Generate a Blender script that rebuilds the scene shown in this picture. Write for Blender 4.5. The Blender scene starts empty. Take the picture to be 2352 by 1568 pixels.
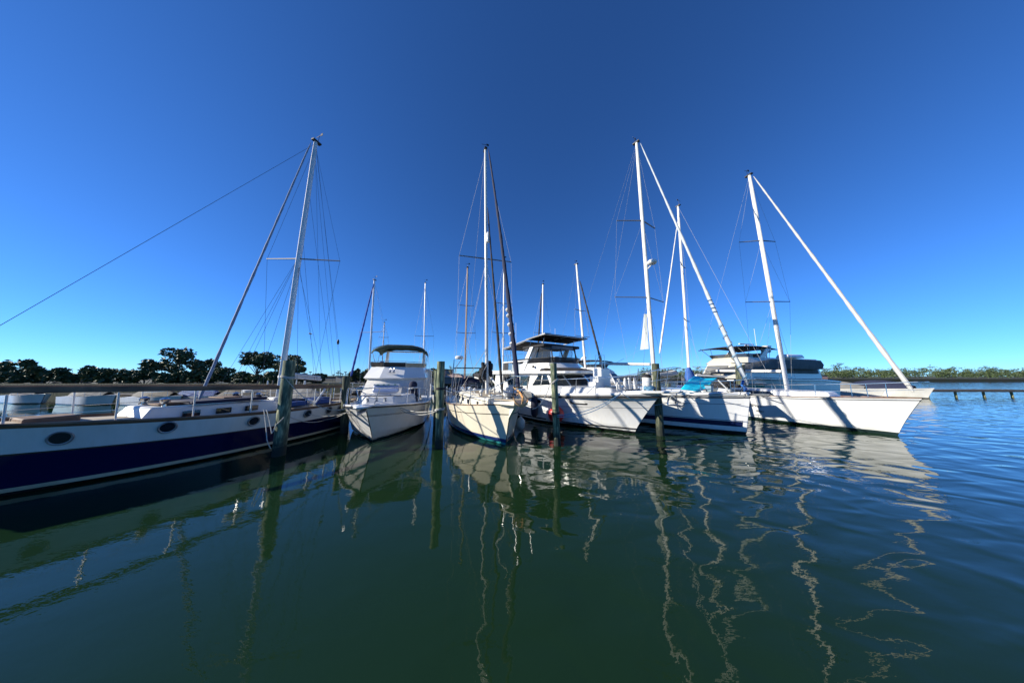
import bpy, math, random
from mathutils import Vector, Matrix, noise
R = math.radians
rnd = random.Random(7)
SC = bpy.context.scene
COL = SC.collection

# ------------------------------------------------------------------ camera model (used to place things on sight lines)
CAM_H, PITCH, FPX = 3.0, R(7.85), 566.0
def at(px, py, Y):
    """world point on the sight line of photo pixel (2352 x 1568 scale) at distance Y"""
    a = (px-1176)/FPX; v = (784-py)/FPX
    dy = math.cos(PITCH)-v*math.sin(PITCH); dz = math.sin(PITCH)+v*math.cos(PITCH)
    t = Y/dy
    return Vector((a*t, Y, CAM_H+dz*t))

# ------------------------------------------------------------------ materials
def _mat(name):
    m = bpy.data.materials.new(name); m.use_nodes = True
    return m, m.node_tree.nodes, m.node_tree.links, m.node_tree.nodes['Principled BSDF']
def c4(c): return (c[0], c[1], c[2], 1)
def mat(name, col, rough=.5, metal=0, var=.12, vscale=3, bump=0, bscale=20, coat=0, col2=None, stretch=None, alpha=1):
    m, N, L, P = _mat(name)
    P.inputs['Roughness'].default_value = rough; P.inputs['Metallic'].default_value = metal
    P.inputs['Coat Weight'].default_value = coat; P.inputs['Coat Roughness'].default_value = .08
    tc = N.new('ShaderNodeTexCoord'); mp = N.new('ShaderNodeMapping')
    L.new(tc.outputs['Object'], mp.inputs[0])
    if stretch: mp.inputs['Scale'].default_value = stretch
    nz = N.new('ShaderNodeTexNoise'); nz.inputs['Scale'].default_value = vscale; nz.inputs['Detail'].default_value = 5
    L.new(mp.outputs[0], nz.inputs['Vector'])
    rp = N.new('ShaderNodeValToRGB')
    a = col2 if col2 else tuple(x*(1-var) for x in col); 
    rp.color_ramp.elements[0].color = c4(a); rp.color_ramp.elements[0].position = .35
    rp.color_ramp.elements[1].color = c4(col); rp.color_ramp.elements[1].position = .65
    L.new(nz.outputs['Fac'], rp.inputs[0]); L.new(rp.outputs[0], P.inputs['Base Color'])
    if bump:
        n2 = N.new('ShaderNodeTexNoise'); n2.inputs['Scale'].default_value = bscale; n2.inputs['Detail'].default_value = 4
        L.new(mp.outputs[0], n2.inputs['Vector'])
        b = N.new('ShaderNodeBump'); b.inputs['Distance'].default_value = bump; b.inputs['Strength'].default_value = 1
        L.new(n2.outputs['Fac'], b.inputs['Height']); L.new(b.outputs[0], P.inputs['Normal'])
    P.inputs['Alpha'].default_value = alpha
    return m
def hull_mat(name, base, bands, rough=.22, dirt=.10):
    """bands: (axis 'z' height above water or 'v' fraction of topsides, lo, hi, colour, umin, umax)"""
    m, N, L, P = _mat(name)
    P.inputs['Roughness'].default_value = rough; P.inputs['Coat Weight'].default_value = .35; P.inputs['Coat Roughness'].default_value = .06
    tc = N.new('ShaderNodeTexCoord'); so = N.new('ShaderNodeSeparateXYZ'); L.new(tc.outputs['Object'], so.inputs[0])
    su = N.new('ShaderNodeSeparateXYZ'); L.new(tc.outputs['UV'], su.inputs[0])
    nz = N.new('ShaderNodeTexNoise'); nz.inputs['Scale'].default_value = 1.6; nz.inputs['Detail'].default_value = 6
    mp = N.new('ShaderNodeMapping'); mp.inputs['Scale'].default_value = (1, 1, .35); L.new(tc.outputs['Object'], mp.inputs[0]); L.new(mp.outputs[0], nz.inputs['Vector'])
    mr = N.new('ShaderNodeMapRange'); mr.inputs[1].default_value = .35; mr.inputs[2].default_value = .75; mr.inputs[3].default_value = 0; mr.inputs[4].default_value = 1
    L.new(nz.outputs['Fac'], mr.inputs[0])
    mx = N.new('ShaderNodeMix'); mx.data_type = 'RGBA'; mx.inputs['A'].default_value = c4(base)
    mx.inputs['B'].default_value = c4((base[0]*(1-dirt), base[1]*(1-dirt*1.15), base[2]*(1-dirt*1.5))); L.new(mr.outputs[0], mx.inputs['Factor'])
    st = N.new('ShaderNodeTexNoise'); st.inputs['Scale'].default_value = 7; st.inputs['Detail'].default_value = 5
    m2 = N.new('ShaderNodeMapping'); m2.inputs['Scale'].default_value = (1, 1, .12); L.new(tc.outputs['Object'], m2.inputs[0]); L.new(m2.outputs[0], st.inputs['Vector'])
    sr = N.new('ShaderNodeMapRange'); sr.inputs[1].default_value = .52; sr.inputs[2].default_value = .8; sr.inputs[3].default_value = 0; sr.inputs[4].default_value = .28; L.new(st.outputs['Fac'], sr.inputs[0])
    wz = N.new('ShaderNodeMapRange'); wz.inputs[1].default_value = .1; wz.inputs[2].default_value = .55; wz.inputs[3].default_value = .6; wz.inputs[4].default_value = 0; L.new(so.outputs['Z'], wz.inputs[0])
    wn = N.new('ShaderNodeMath'); wn.operation = 'MULTIPLY'; L.new(wz.outputs[0], wn.inputs[0]); L.new(nz.outputs['Fac'], wn.inputs[1])
    sm_ = N.new('ShaderNodeMath'); sm_.operation = 'ADD'; sm_.use_clamp = True; L.new(sr.outputs[0], sm_.inputs[0]); L.new(wn.outputs[0], sm_.inputs[1])
    mx2 = N.new('ShaderNodeMix'); mx2.data_type = 'RGBA'; L.new(sm_.outputs[0], mx2.inputs['Factor']); L.new(mx.outputs['Result'], mx2.inputs['A']); mx2.inputs['B'].default_value = c4((base[0]*.74, base[1]*.72, base[2]*.64))
    cur = mx2.outputs['Result']
    def mth(op, a, b):
        n = N.new('ShaderNodeMath'); n.operation = op
        for i, q in enumerate((a, b)):
            if isinstance(q, (int, float)): n.inputs[i].default_value = q
            else: L.new(q, n.inputs[i])
        return n.outputs[0]
    for bd in bands:
        ax, lo, hi, col = bd[:4]; val = so.outputs['Z'] if ax == 'z' else su.outputs['Y']
        k = mth('MULTIPLY', mth('GREATER_THAN', val, lo), mth('LESS_THAN', val, hi))
        if len(bd) > 4: k = mth('MULTIPLY', k, mth('MULTIPLY', mth('GREATER_THAN', su.outputs['X'], bd[4]), mth('LESS_THAN', su.outputs['X'], bd[5])))
        mm = N.new('ShaderNodeMix'); mm.data_type = 'RGBA'; L.new(k, mm.inputs['Factor']); L.new(cur, mm.inputs['A']); mm.inputs['B'].default_value = c4(col)
        cur = mm.outputs['Result']
    L.new(cur, P.inputs['Base Color'])
    n2 = N.new('ShaderNodeTexNoise'); n2.inputs['Scale'].default_value = 1.1; n2.inputs['Detail'].default_value = 1; L.new(tc.outputs['Object'], n2.inputs['Vector'])
    b = N.new('ShaderNodeBump'); b.inputs['Distance'].default_value = .012; L.new(n2.outputs['Fac'], b.inputs['Height']); L.new(b.outputs[0], P.inputs['Normal'])
    return m
def glass_mat(name, tint, tr=.0, rough=.08):
    m, N, L, P = _mat(name)
    P.inputs['Base Color'].default_value = c4(tint); P.inputs['Roughness'].default_value = rough
    P.inputs['Specular IOR Level'].default_value = .7
    if tr:
        t = N.new('ShaderNodeBsdfTransparent'); t.inputs[0].default_value = (.86, .9, .92, 1); x = N.new('ShaderNodeMixShader'); x.inputs[0].default_value = 1-tr
        L.new(t.outputs[0], x.inputs[1]); L.new(P.outputs[0], x.inputs[2]); L.new(x.outputs[0], N['Material Output'].inputs[0])
    return m
gel = mat('white gelcoat', (.74, .74, .72), .25, var=.07, vscale=1.3, coat=.3)
gelw = mat('deck white', (.66, .66, .63), .45, var=.10, vscale=4)
cream = mat('cream gelcoat', (.76, .72, .60), .35, var=.08, vscale=2)
canvw = mat('white canvas', (.60, .59, .56), .85, var=.08, vscale=2, bump=.05, bscale=2.2)
navycanv = mat('navy canvas', (.012, .018, .05), .85, var=.3, vscale=5, bump=.01, bscale=5)
bluecanv = mat('blue canvas', (.022, .07, .23), .85, var=.25, vscale=4, bump=.03, bscale=5)
cyantarp = mat('turquoise tarp', (.01, .60, .80), .55, var=.06, vscale=2, bump=.02, bscale=3)
greencanv = mat('green canvas', (.02, .055, .045), .85, var=.3, vscale=4, bump=.02, bscale=5)
blackcanv = mat('black canvas', (.012, .012, .015), .8, var=.3, bump=.02, bscale=6)
darkcloth = mat('dark brown cloth', (.035, .03, .027), .85, var=.35, bump=.02, bscale=6)
beige = mat('beige cloth', (.42, .36, .25), .85, var=.2)
greycanv = mat('grey canvas', (.16, .16, .155), .9, var=.2, vscale=1.2, bump=.08, bscale=1.4)
steel = mat('stainless steel', (.55, .56, .57), .22, metal=1, var=.1)
galv = mat('galvanised steel', (.30, .31, .32), .5, metal=.7, var=.3, vscale=9)
alu = mat('mast aluminium', (.66, .66, .65), .38, metal=.25, var=.12, vscale=2)
whitemast = mat('painted white mast', (.68, .67, .63), .35, var=.12, vscale=2, stretch=(1, 1, .2))
woodmast = mat('varnished wood mast', (.30, .17, .10), .5, var=.5, vscale=1.5, stretch=(1, 1, .2), col2=(.12, .07, .045))
teak = mat('weathered teak', (.24, .145, .09), .75, var=.4, vscale=5, col2=(.09, .055, .035), bump=.006, bscale=20, stretch=(1, .2, 1))
teakdeck = mat('tan deck paint', (.48, .40, .28), .75, var=.15, vscale=3)
blackp = mat('black plastic', (.015, .015, .016), .45, var=.2)
rubber = mat('black rubber', (.02, .02, .022), .6, var=.2)
darkglass = glass_mat('dark glass', (.012, .018, .024), 0, .05)
tealglass = glass_mat('smoked green glass', (.03, .055, .06), .25, .06)
clearvinyl = glass_mat('clear vinyl', (.16, .18, .20), .72, .12)
smokevinyl = glass_mat('smoked vinyl', (.016, .017, .021), .08, .3)
redf = mat('red fender', (.55, .03, .03), .4, var=.2)
redc = mat('dark red cloth', (.35, .04, .03), .8, var=.3)
orange = mat('rusty orange anchor', (.62, .26, .08), .6, var=.4, vscale=8, col2=(.60, .42, .20))
ropew = mat('pale rope', (.50, .49, .44), .9, var=.25, vscale=20, bump=.004, bscale=60)
ropeb = mat('light blue rope', (.16, .36, .52), .9, var=.2, vscale=20)
roped = mat('dark rope', (.03, .03, .035), .9, var=.2)
solar = mat('solar panel underside', (.010, .010, .012), .9, var=.2)
bluepl = mat('blue plastic', (.02, .16, .42), .6, var=.3)
wire = mat('rigging wire', (.34, .36, .38), .6, metal=0, var=.1)
wired = mat('dark rigging wire', (.06, .065, .08), .5, metal=.3, var=.1)
mirror = mat('pale hull grey', (.60, .62, .63), .3, var=.1, coat=.3)
concrete = mat('stained seawall', (.07, .068, .042), .9, var=.5, vscale=1.2, col2=(.05, .06, .035), bump=.05, bscale=3)
dockwood = mat('grey dock timber', (.13, .115, .095), .85, var=.45, vscale=3, bump=.02, bscale=9)
wallgrey = mat('grey render', (.17, .17, .165), .85, var=.12)
peach = mat('peach roof tiles', (.60, .42, .32), .8, var=.25, vscale=6, bump=.05, bscale=12)
salmon = mat('salmon painted wall', (.55, .33, .27), .8, var=.15)
greenp = mat('green painted hull', (.02, .22, .14), .4, var=.2)
ochre = mat('yellow lichened timber', (.30, .29, .14), .9, var=.45, vscale=7)

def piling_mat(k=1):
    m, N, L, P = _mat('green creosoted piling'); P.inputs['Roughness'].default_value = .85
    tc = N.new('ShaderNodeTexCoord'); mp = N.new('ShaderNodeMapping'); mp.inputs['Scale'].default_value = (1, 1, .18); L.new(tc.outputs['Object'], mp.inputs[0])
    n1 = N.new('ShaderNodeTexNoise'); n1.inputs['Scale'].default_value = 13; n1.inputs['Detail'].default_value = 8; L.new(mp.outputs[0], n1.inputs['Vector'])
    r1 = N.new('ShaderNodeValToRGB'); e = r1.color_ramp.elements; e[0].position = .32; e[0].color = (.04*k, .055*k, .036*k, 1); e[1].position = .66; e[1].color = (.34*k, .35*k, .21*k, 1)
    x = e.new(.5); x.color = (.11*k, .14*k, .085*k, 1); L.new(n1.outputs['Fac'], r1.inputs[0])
    s = N.new('ShaderNodeSeparateXYZ'); L.new(tc.outputs['Object'], s.inputs[0])
    n3 = N.new('ShaderNodeTexNoise'); n3.inputs['Scale'].default_value = 6; n3.inputs['Detail'].default_value = 5; L.new(tc.outputs['Object'], n3.inputs['Vector'])
    ad = N.new('ShaderNodeMath'); ad.operation = 'MULTIPLY_ADD'; ad.inputs[1].default_value = .9; L.new(n3.outputs['Fac'], ad.inputs[0]); L.new(s.outputs['Z'], ad.inputs[2])
    r2 = N.new('ShaderNodeMapRange'); r2.inputs[1].default_value = .75; r2.inputs[2].default_value = 1.25; r2.inputs[3].default_value = 1; r2.inputs[4].default_value = 0; L.new(ad.outputs[0], r2.inputs[0])
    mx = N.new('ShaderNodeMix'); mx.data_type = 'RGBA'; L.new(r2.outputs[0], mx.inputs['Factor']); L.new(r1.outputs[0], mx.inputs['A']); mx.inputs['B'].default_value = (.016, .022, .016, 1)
    L.new(mx.outputs['Result'], P.inputs['Base Color'])
    b = N.new('ShaderNodeBump'); b.inputs['Distance'].default_value = .03; L.new(n1.outputs['Fac'], b.inputs['Height']); L.new(b.outputs[0], P.inputs['Normal'])
    return m
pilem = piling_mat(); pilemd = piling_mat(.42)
def leaf_mat(name, a, b):
    m, N, L, P = _mat(name); P.inputs['Roughness'].default_value = .6
    tc = N.new('ShaderNodeTexCoord'); nz = N.new('ShaderNodeTexNoise'); nz.inputs['Scale'].default_value = 1.5; nz.inputs['Detail'].default_value = 4
    L.new(tc.outputs['Object'], nz.inputs['Vector']); rp = N.new('ShaderNodeValToRGB')
    rp.color_ramp.elements[0].color = c4(a); rp.color_ramp.elements[1].color = c4(b); rp.color_ramp.elements[0].position = .35; rp.color_ramp.elements[1].position = .7
    L.new(nz.outputs['Fac'], rp.inputs[0]); L.new(rp.outputs[0], P.inputs['Base Color'])
    return m
leafd = leaf_mat('dark foliage', (.028, .05, .02), (.085, .12, .04))
leafo = leaf_mat('olive foliage', (.06, .075, .025), (.16, .16, .06))
bark = mat('bark', (.12, .10, .08), .9, var=.4)

# ------------------------------------------------------------------ mesh collector
class M:
    def __init__(s): s.v = []; s.f = []; s.uv = None
    def poly(s, pts):
        i = len(s.v); s.v += [tuple(p) for p in pts]; s.f.append(list(range(i, i+len(pts)))); return s
    def grid(s, rows, closed=False, flip=False):
        i0 = len(s.v); n = len(rows[0])
        for r in rows: s.v += [tuple(p) for p in r]
        for a in range(len(rows)-1):
            for b in range(n if closed else n-1):
                c = (b+1) % n
                q = [i0+a*n+b, i0+a*n+c, i0+(a+1)*n+c, i0+(a+1)*n+b]
                s.f.append(q[::-1] if flip else q)
        return s
    def loft(s, rings, cap=True):
        i0 = len(s.v); n = len(rings[0]); s.grid(rings, closed=True)
        if cap:
            s.f.append([i0+k for k in range(n)][::-1]); s.f.append([i0+(len(rings)-1)*n+k for k in range(n)])
        return s
    def box(s, x0, x1, y0, y1, z0, z1, mt=None):
        p = [(x0, y0), (x1, y0), (x1, y1), (x0, y1)]
        r = [[Vector((a, b, z0)) for a, b in p], [Vector((a, b, z1)) for a, b in p]]
        if mt: r = [[mt @ q for q in k] for k in r]
        return s.loft(r)
    def tube(s, pts, r, n=8, cap=True, flat=1.0):
        pts = [Vector(p) for p in pts]; k = len(pts); rings = []
        if not isinstance(r, (list, tuple)): r = [r]*k
        u = None
        for i, p in enumerate(pts):
            t = (pts[min(i+1, k-1)]-pts[max(i-1, 0)])
            if t.length < 1e-9: t = Vector((0, 0, 1))
            t.normalize()
            if u is None:
                u = t.cross(Vector((0, 1, 0))) if abs(t.y) < .9 else t.cross(Vector((1, 0, 0)))
            u = (u - t*u.dot(t)); u.normalize(); w = t.cross(u)
            rings.append([p+(u*math.cos(2*math.pi*j/n)*flat+w*math.sin(2*math.pi*j/n))*r[i] for j in range(n)])
        return s.loft(rings, cap)
    def lathe(s, prof, c, n=16, ax=None):
        """prof: (radius, height) along axis"""
        c = Vector(c); ax = Vector(ax or (0, 0, 1)).normalized()
        q = ax.to_track_quat('Z', 'Y')
        rings = [[c+q @ Vector((max(r, 1e-4)*math.cos(2*math.pi*j/n), max(r, 1e-4)*math.sin(2*math.pi*j/n), h)) for j in range(n)] for r, h in prof]
        return s.loft(rings)
    def prism(s, pts, vec):
        vec = Vector(vec); a = [Vector(p) for p in pts]
        return s.loft([a, [p+vec for p in a]])
    def build(s, name, m, parent=None, smooth=True, bevel=0, ang=38, uv=None):
        me = bpy.data.meshes.new(name); me.from_pydata(s.v, [], s.f); me.validate(); me.update()
        me.materials.append(m)
        if uv:
            lay = me.uv_layers.new(name='UVMap')
            for lp in me.loops: lay.data[lp.index].uv = uv[lp.vertex_index]
        if smooth:
            me.shade_smooth(); me.set_sharp_from_angle(angle=R(ang))
        o = bpy.data.objects.new(name, me); COL.objects.link(o)
        if parent: o.parent = parent
        if bevel:
            b = o.modifiers.new('Bevel', 'BEVEL'); b.width = bevel; b.segments = 2; b.limit_method = 'ANGLE'; b.angle_limit = R(40)
        return o
def tag(o, label=None, cat=None, group=None, kind=None):
    if label: o['label'] = label
    if cat: o['category'] = cat
    if group: o['group'] = group
    if kind: o['kind'] = kind
    return o
def empty(name, loc, rz=0, label=None, cat=None, group=None):
    o = bpy.data.objects.new(name, None); COL.objects.link(o); o.location = loc; o.rotation_euler = (0, 0, rz)
    o.empty_display_size = .3
    return tag(o, label, cat, group)
def tube(name, pts, r, m, parent, n=6, **k): return M().tube(pts, r, n).build(name, m, parent, **k)
def arc(p0, p1, rise, n=12):
    p0 = Vector(p0); p1 = Vector(p1)
    return [p0.lerp(p1, i/n)+Vector((0, 0, rise*4*(i/n)*(1-i/n))) for i in range(n+1)]
def circ(c, r, n=20, ax='y', a0=0, a1=360):
    o = []
    for i in range(n+1):
        a = R(a0+(a1-a0)*i/n); u, w = r*math.cos(a), r*math.sin(a)
        o.append(Vector(c)+(Vector((u, 0, w)) if ax == 'y' else Vector((0, u, w)) if ax == 'x' else Vector((u, w, 0))))
    return o

# ------------------------------------------------------------------ hulls (local: origin at stem waterline, +y aft, +x to the viewer's right)
class Hull:
    def __init__(s, L, B, Bw, zb, zm, zt, ov, m, parent, pd=2.4, pw=1.7, sm=.42, tr=.85, zc=(.3, 0), fl=1.5, ovp=1.2, canoe=False, sterov=.0, knuckle=None, nm='hull'):
        ns, nh = 30, 12; s.L = L
        rows = []; uv = []; s.sh = []
        def taper(u):
            if u <= sm: return 1
            k = (u-sm)/(1-sm)
            return (1-k**2.6)**.6 if canoe else 1-(1-tr)*k*k
        for i in range(ns+1):
            u = (i/ns)**1.15
            t = min(u/sm, 1); f = taper(u)
            bd = B*(1-(1-t)**pd)*f; bw = Bw*(1-(1-t)**pw)*f
            bd = max(bd, .03); bw = max(bw, .015)
            k = u/.65
            zs = zm+(zb-zm)*(1-min(k, 1))**1.8 if u < .65 else zm+(zt-zm)*((u-.65)/.35)**2
            zch = zc[1]+(zc[0]-zc[1])*(1-min(u/.5, 1))**1.5
            row = []
            for j in range(nh+1):
                if j == 0: h = 0; z = -.55 if u > .06 else -.25; x = .0
                else:
                    h = (j-1)/(nh-1); z = zch+(zs-zch)*h
                    fe = 1+(fl-1)*(1-min(u/.6, 1))
                    hh = h
                    x = bw+(bd-bw)*(h**fe)
                    if knuckle and h > knuckle: x += .035*min(1, u*9)
                y = L*u-ov*(max(z, 0)/zb)**ovp*(1-u)**4+(.5*(-z) if z < 0 else 0)*(1-u)**4 + sterov*(max(z, 0)/zs)*u**6
                row.append((x, y, z, u, h))
            rows.append(row); s.sh.append((row[-1][0], row[-1][1], row[-1][2]))
        g = M(); vv = []
        for sd in (-1, 1):
            g.grid([[(sd*p[0], p[1], p[2]) for p in r] for r in rows], flip=(sd > 0))
            vv += [(p[3], p[4]) for r in rows for p in r]
        last = rows[-1]
        pts = [(-p[0], p[1], p[2]) for p in last]+[(p[0], p[1], p[2]) for p in last[::-1]]
        i0 = len(g.v); g.poly(pts); vv += [(1, p[4]) for p in last]+[(1, p[4]) for p in last[::-1]]
        s.rows = rows
        s.o = g.build(nm, m, parent, ang=45, uv=vv)
    def edge(s, y):
        a = s.sh
        if y <= a[0][1]: return a[0][0], a[0][2]
        for p, q in zip(a, a[1:]):
            if p[1] <= y <= q[1]:
                k = (y-p[1])/(q[1]-p[1]+1e-9); return p[0]+(q[0]-p[0])*k, p[2]+(q[2]-p[2])*k
        return a[-1][0], a[-1][2]
    def side(s, y, z):
        """half beam of the hull surface at (y, z)"""
        best = None
        r = min(s.rows, key=lambda r: abs(r[8][1]-y))
        i = s.rows.index(r)
        def hb(r):
            for p, q in zip(r[1:], r[2:]):
                if p[2] <= z <= q[2]: return p[0]+(q[0]-p[0])*(z-p[2])/(q[2]-p[2]+1e-9)
            return r[-1][0]
        r2 = s.rows[min(i+1, len(s.rows)-1)] if r[8][1] < y else s.rows[max(i-1, 0)]
        d = (r2[8][1]-r[8][1]) or 1e-6; k = max(0, min(1, (y-r[8][1])/d)); return hb(r)*(1-k)+hb(r2)*k
    def deck(s, m, parent, dz=-.03, camber=.08, y0=None, name='deck'):
        rows = []
        for x, y, z in s.sh:
            rows.append([(x*k*.985, y, z+dz+camber*(1-k*k)) for k in (-1, -.6, -.2, .2, .6, 1)])
        return M().grid(rows).build(name, m, parent)
    def strip(s, name, m, parent, dz, r, dx=0, y1=None, n=6):
        """rail following the whole sheer line, both sides round the bow"""
        pts = [(-x-dx, y, z+dz) for x, y, z in s.sh[::-1] if y1 is None or y < y1]+[(x+dx, y, z+dz) for x, y, z in s.sh if y1 is None or y < y1]
        return M().tube(pts, r, n).build(name, m, parent)
    def lifeline(s, parent, ys, h, inset=.08, top=True, mid=True, tip=None, tiph=None, m=None, r=.016, lr=.009, rake=0):
        """stanchions and rails along both sides; tip = forward point of the pulpit"""
        m = m or steel
        for sd in (-1, 1):
            tops = []; mids = []
            for y in ys:
                x, z = s.edge(y); x -= inset
                b = Vector((sd*x, y, z)); t = Vector((sd*(x+.02), y-rake, z+h))
                tube('stanchion', [b, t], r, m, parent); tops.append(t); mids.append(b.lerp(t, .5))
            if tip:
                t = Vector((sd*tip[0], tip[1], tip[2])); tops.insert(0, t); mids.insert(0, t-Vector((0, -.1, (tiph or h)*.5)))
            tube('rail', tops, r*1.05 if tip else lr, m, parent)
            if mid: tube('rail', mids, lr, m, parent)
        if tip: tube('pulpit_bar', [(-tip[0], tip[1], tip[2]), (-tip[0]*.6, tip[1]-.12, tip[2]), (tip[0]*.6, tip[1]-.12, tip[2]), (tip[0], tip[1], tip[2])], r*1.05, m, parent)

sprdark = mat('dull grey spreader', (.20, .21, .22), .6, var=.2)
def rig(root, base, top, r, m, spreaders=(), chain=(1.6, .4), stem=None, stern=None, furl=None, wr=.0065, wm=None, vane=True, fine=True, inner=None, sprm=None, oval=.75, lower=True):
    """mast with everything that stands on it; spreaders: (z, half, sweep, yaw_deg, tilt)"""
    base = Vector(base); top = Vector(top); wm = wm or wire
    M().tube([base.lerp(top, k) for k in (0, .5, .93, 1)], [r, r, r*.9, r*.72], 12, flat=oval).build('mast', m, root)
    M().box(-r*.8, r*.8, -r*1.5, r*2, 0, .08, Matrix.Translation(top)).build('masthead', blackp, root)
    def on(z): return base.lerp(top, (z-base.z)/(top.z-base.z))
    tips = []
    for z, half, sweep, yaw, tilt in spreaders:
        c = on(z); pr = []
        for sd in (-1, 1):
            d = Vector((sd*half, sweep, 0)); d.rotate(Matrix.Rotation(R(yaw), 3, 'Z')); t = c+d+Vector((0, 0, sd*tilt+.06))
            M().tube([c, c.lerp(t, .9), t], [.055, .042, .045], 6, flat=.7).build('spreader', sprm or sprdark, root)
            pr.append(t)
        tips.append(pr)
    for i, sd in enumerate((-1, 1)):
        ch = Vector((sd*chain[0], base.y+chain[1], chain[2] if len(chain) > 2 else base.z-.3))
        pts = [top-Vector((0, 0, .25))]+[t[i] for t in tips[::-1]]+[ch]
        tube('shroud', pts, wr, wm, root, n=4)
        if tips and lower:
            z0 = min(q[0] for q in spreaders)
            tube('lower_shroud', [on(z0-.1), ch+Vector((0, -.5, 0))], wr, wm, root, n=4)
            tube('lower_shroud', [on(z0-.1), ch+Vector((0, .6, 0))], wr, wm, root, n=4)
            if len(tips) > 1:
                tube('diagonal_shroud', [on(max(q[0] for q in spreaders)-.1), tips[0][i]], wr, wm, root, n=4)
    if stern:
        tube('backstay', [top, stern], wr, wm, root, n=4)
    if stem:
        tube('forestay', [top-Vector((0, 0, .1)), stem], wr, wm, root, n=4)
    for fu in (furl or []):
        a, b, r0, r1, fm = fu[:5]; a = Vector(a); b = Vector(b); n = 60; pts = []; rr = []
        for i in range(n+1):
            k = i/n; p = a.lerp(b, k); sag = fu[5] if len(fu) > 5 else 0
            p = p+Vector((0, sag*math.sin(math.pi*k), -abs(sag)*.5*math.sin(math.pi*k)))
            pts.append(p); e = min(1, k/.03)*min(1, (1-k)/.04)
            rr.append((r0+(r1-r0)*k)*(.35+.65*e)*(1+.10*math.sin(i*1.9)+.08*math.sin(i*.83+1)))
        M().tube(pts, rr, 9, flat=.85).build('furled_sail', fm, root)
    if vane:
        g = M().tube([top+Vector((0, .1, 0)), top+Vector((0, .15, .55))], .012, 5).tube([top+Vector((-.22, .15, .5)), top+Vector((.22, .15, .58))], .012, 5)
        g.box(.1, .26, .14, .155, .5, .64, Matrix.Translation(top)); g.build('wind_vane', blackp, root)
    return on, tips
def rope(name, pts, sag, r, m, label, cat='rope', n=10, group=None):
    """mooring line through world points, each span sagging"""
    out = []
    for i, (a, b) in enumerate(zip(pts, pts[1:])):
        s = sag[i] if isinstance(sag, (list, tuple)) else sag
        q = arc(a, b, -s, n); out += q if i == 0 else q[1:]
    o = M().tube(out, r, 6).build(name, m, None)
    return tag(o, label, cat, group)
def W(root, p):
    return Matrix.Translation(root.location) @ Matrix.Rotation(root.rotation_euler.z, 4, 'Z') @ Vector(p)
def text(body, size, m, parent, mt, name='lettering', ext=.004):
    cu = bpy.data.curves.new(name, 'FONT'); cu.body = body; cu.size = size; cu.extrude = ext; cu.align_x = 'CENTER'; cu.align_y = 'CENTER'
    o = bpy.data.objects.new(name, cu); COL.objects.link(o)
    me = bpy.data.meshes.new_from_object(o); bpy.data.objects.remove(o)
    o = bpy.data.objects.new(name, me); COL.objects.link(o); me.materials.clear(); me.materials.append(m)
    o.parent = parent; o.matrix_local = mt; return o
def facing(p, n, up=(0, 0, 1)):
    """matrix placing +Z along n, +Y close to up at p"""
    n = Vector(n).normalized(); up = Vector(up); x = up.cross(n).normalized(); y = n.cross(x)
    m = Matrix((x, y, n)).transposed().to_4x4(); m.translation = Vector(p); return m
def hullpanel(h, name, m, root, y0, y1, z0, z1, sd=-1, off=.03, corner=.2, n=8):
    """rounded panel (window, vent) lying on the hull side"""
    pts = []
    cy, cz, hy, hz = (y0+y1)/2, (z0+z1)/2, (y1-y0)/2, (z1-z0)/2
    for i in range(n*4):
        a = 2*math.pi*i/(n*4); c, s_ = math.cos(a), math.sin(a); e = corner
        yy = cy+hy*math.copysign(abs(c)**e, c); zz = cz+hz*math.copysign(abs(s_)**e, s_)
        pts.append(Vector((sd*(h.side(yy, zz)+off), yy, zz)))
    return M().prism(pts, (-sd*.03, 0, 0)).build(name, m, root, smooth=False)

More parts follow.
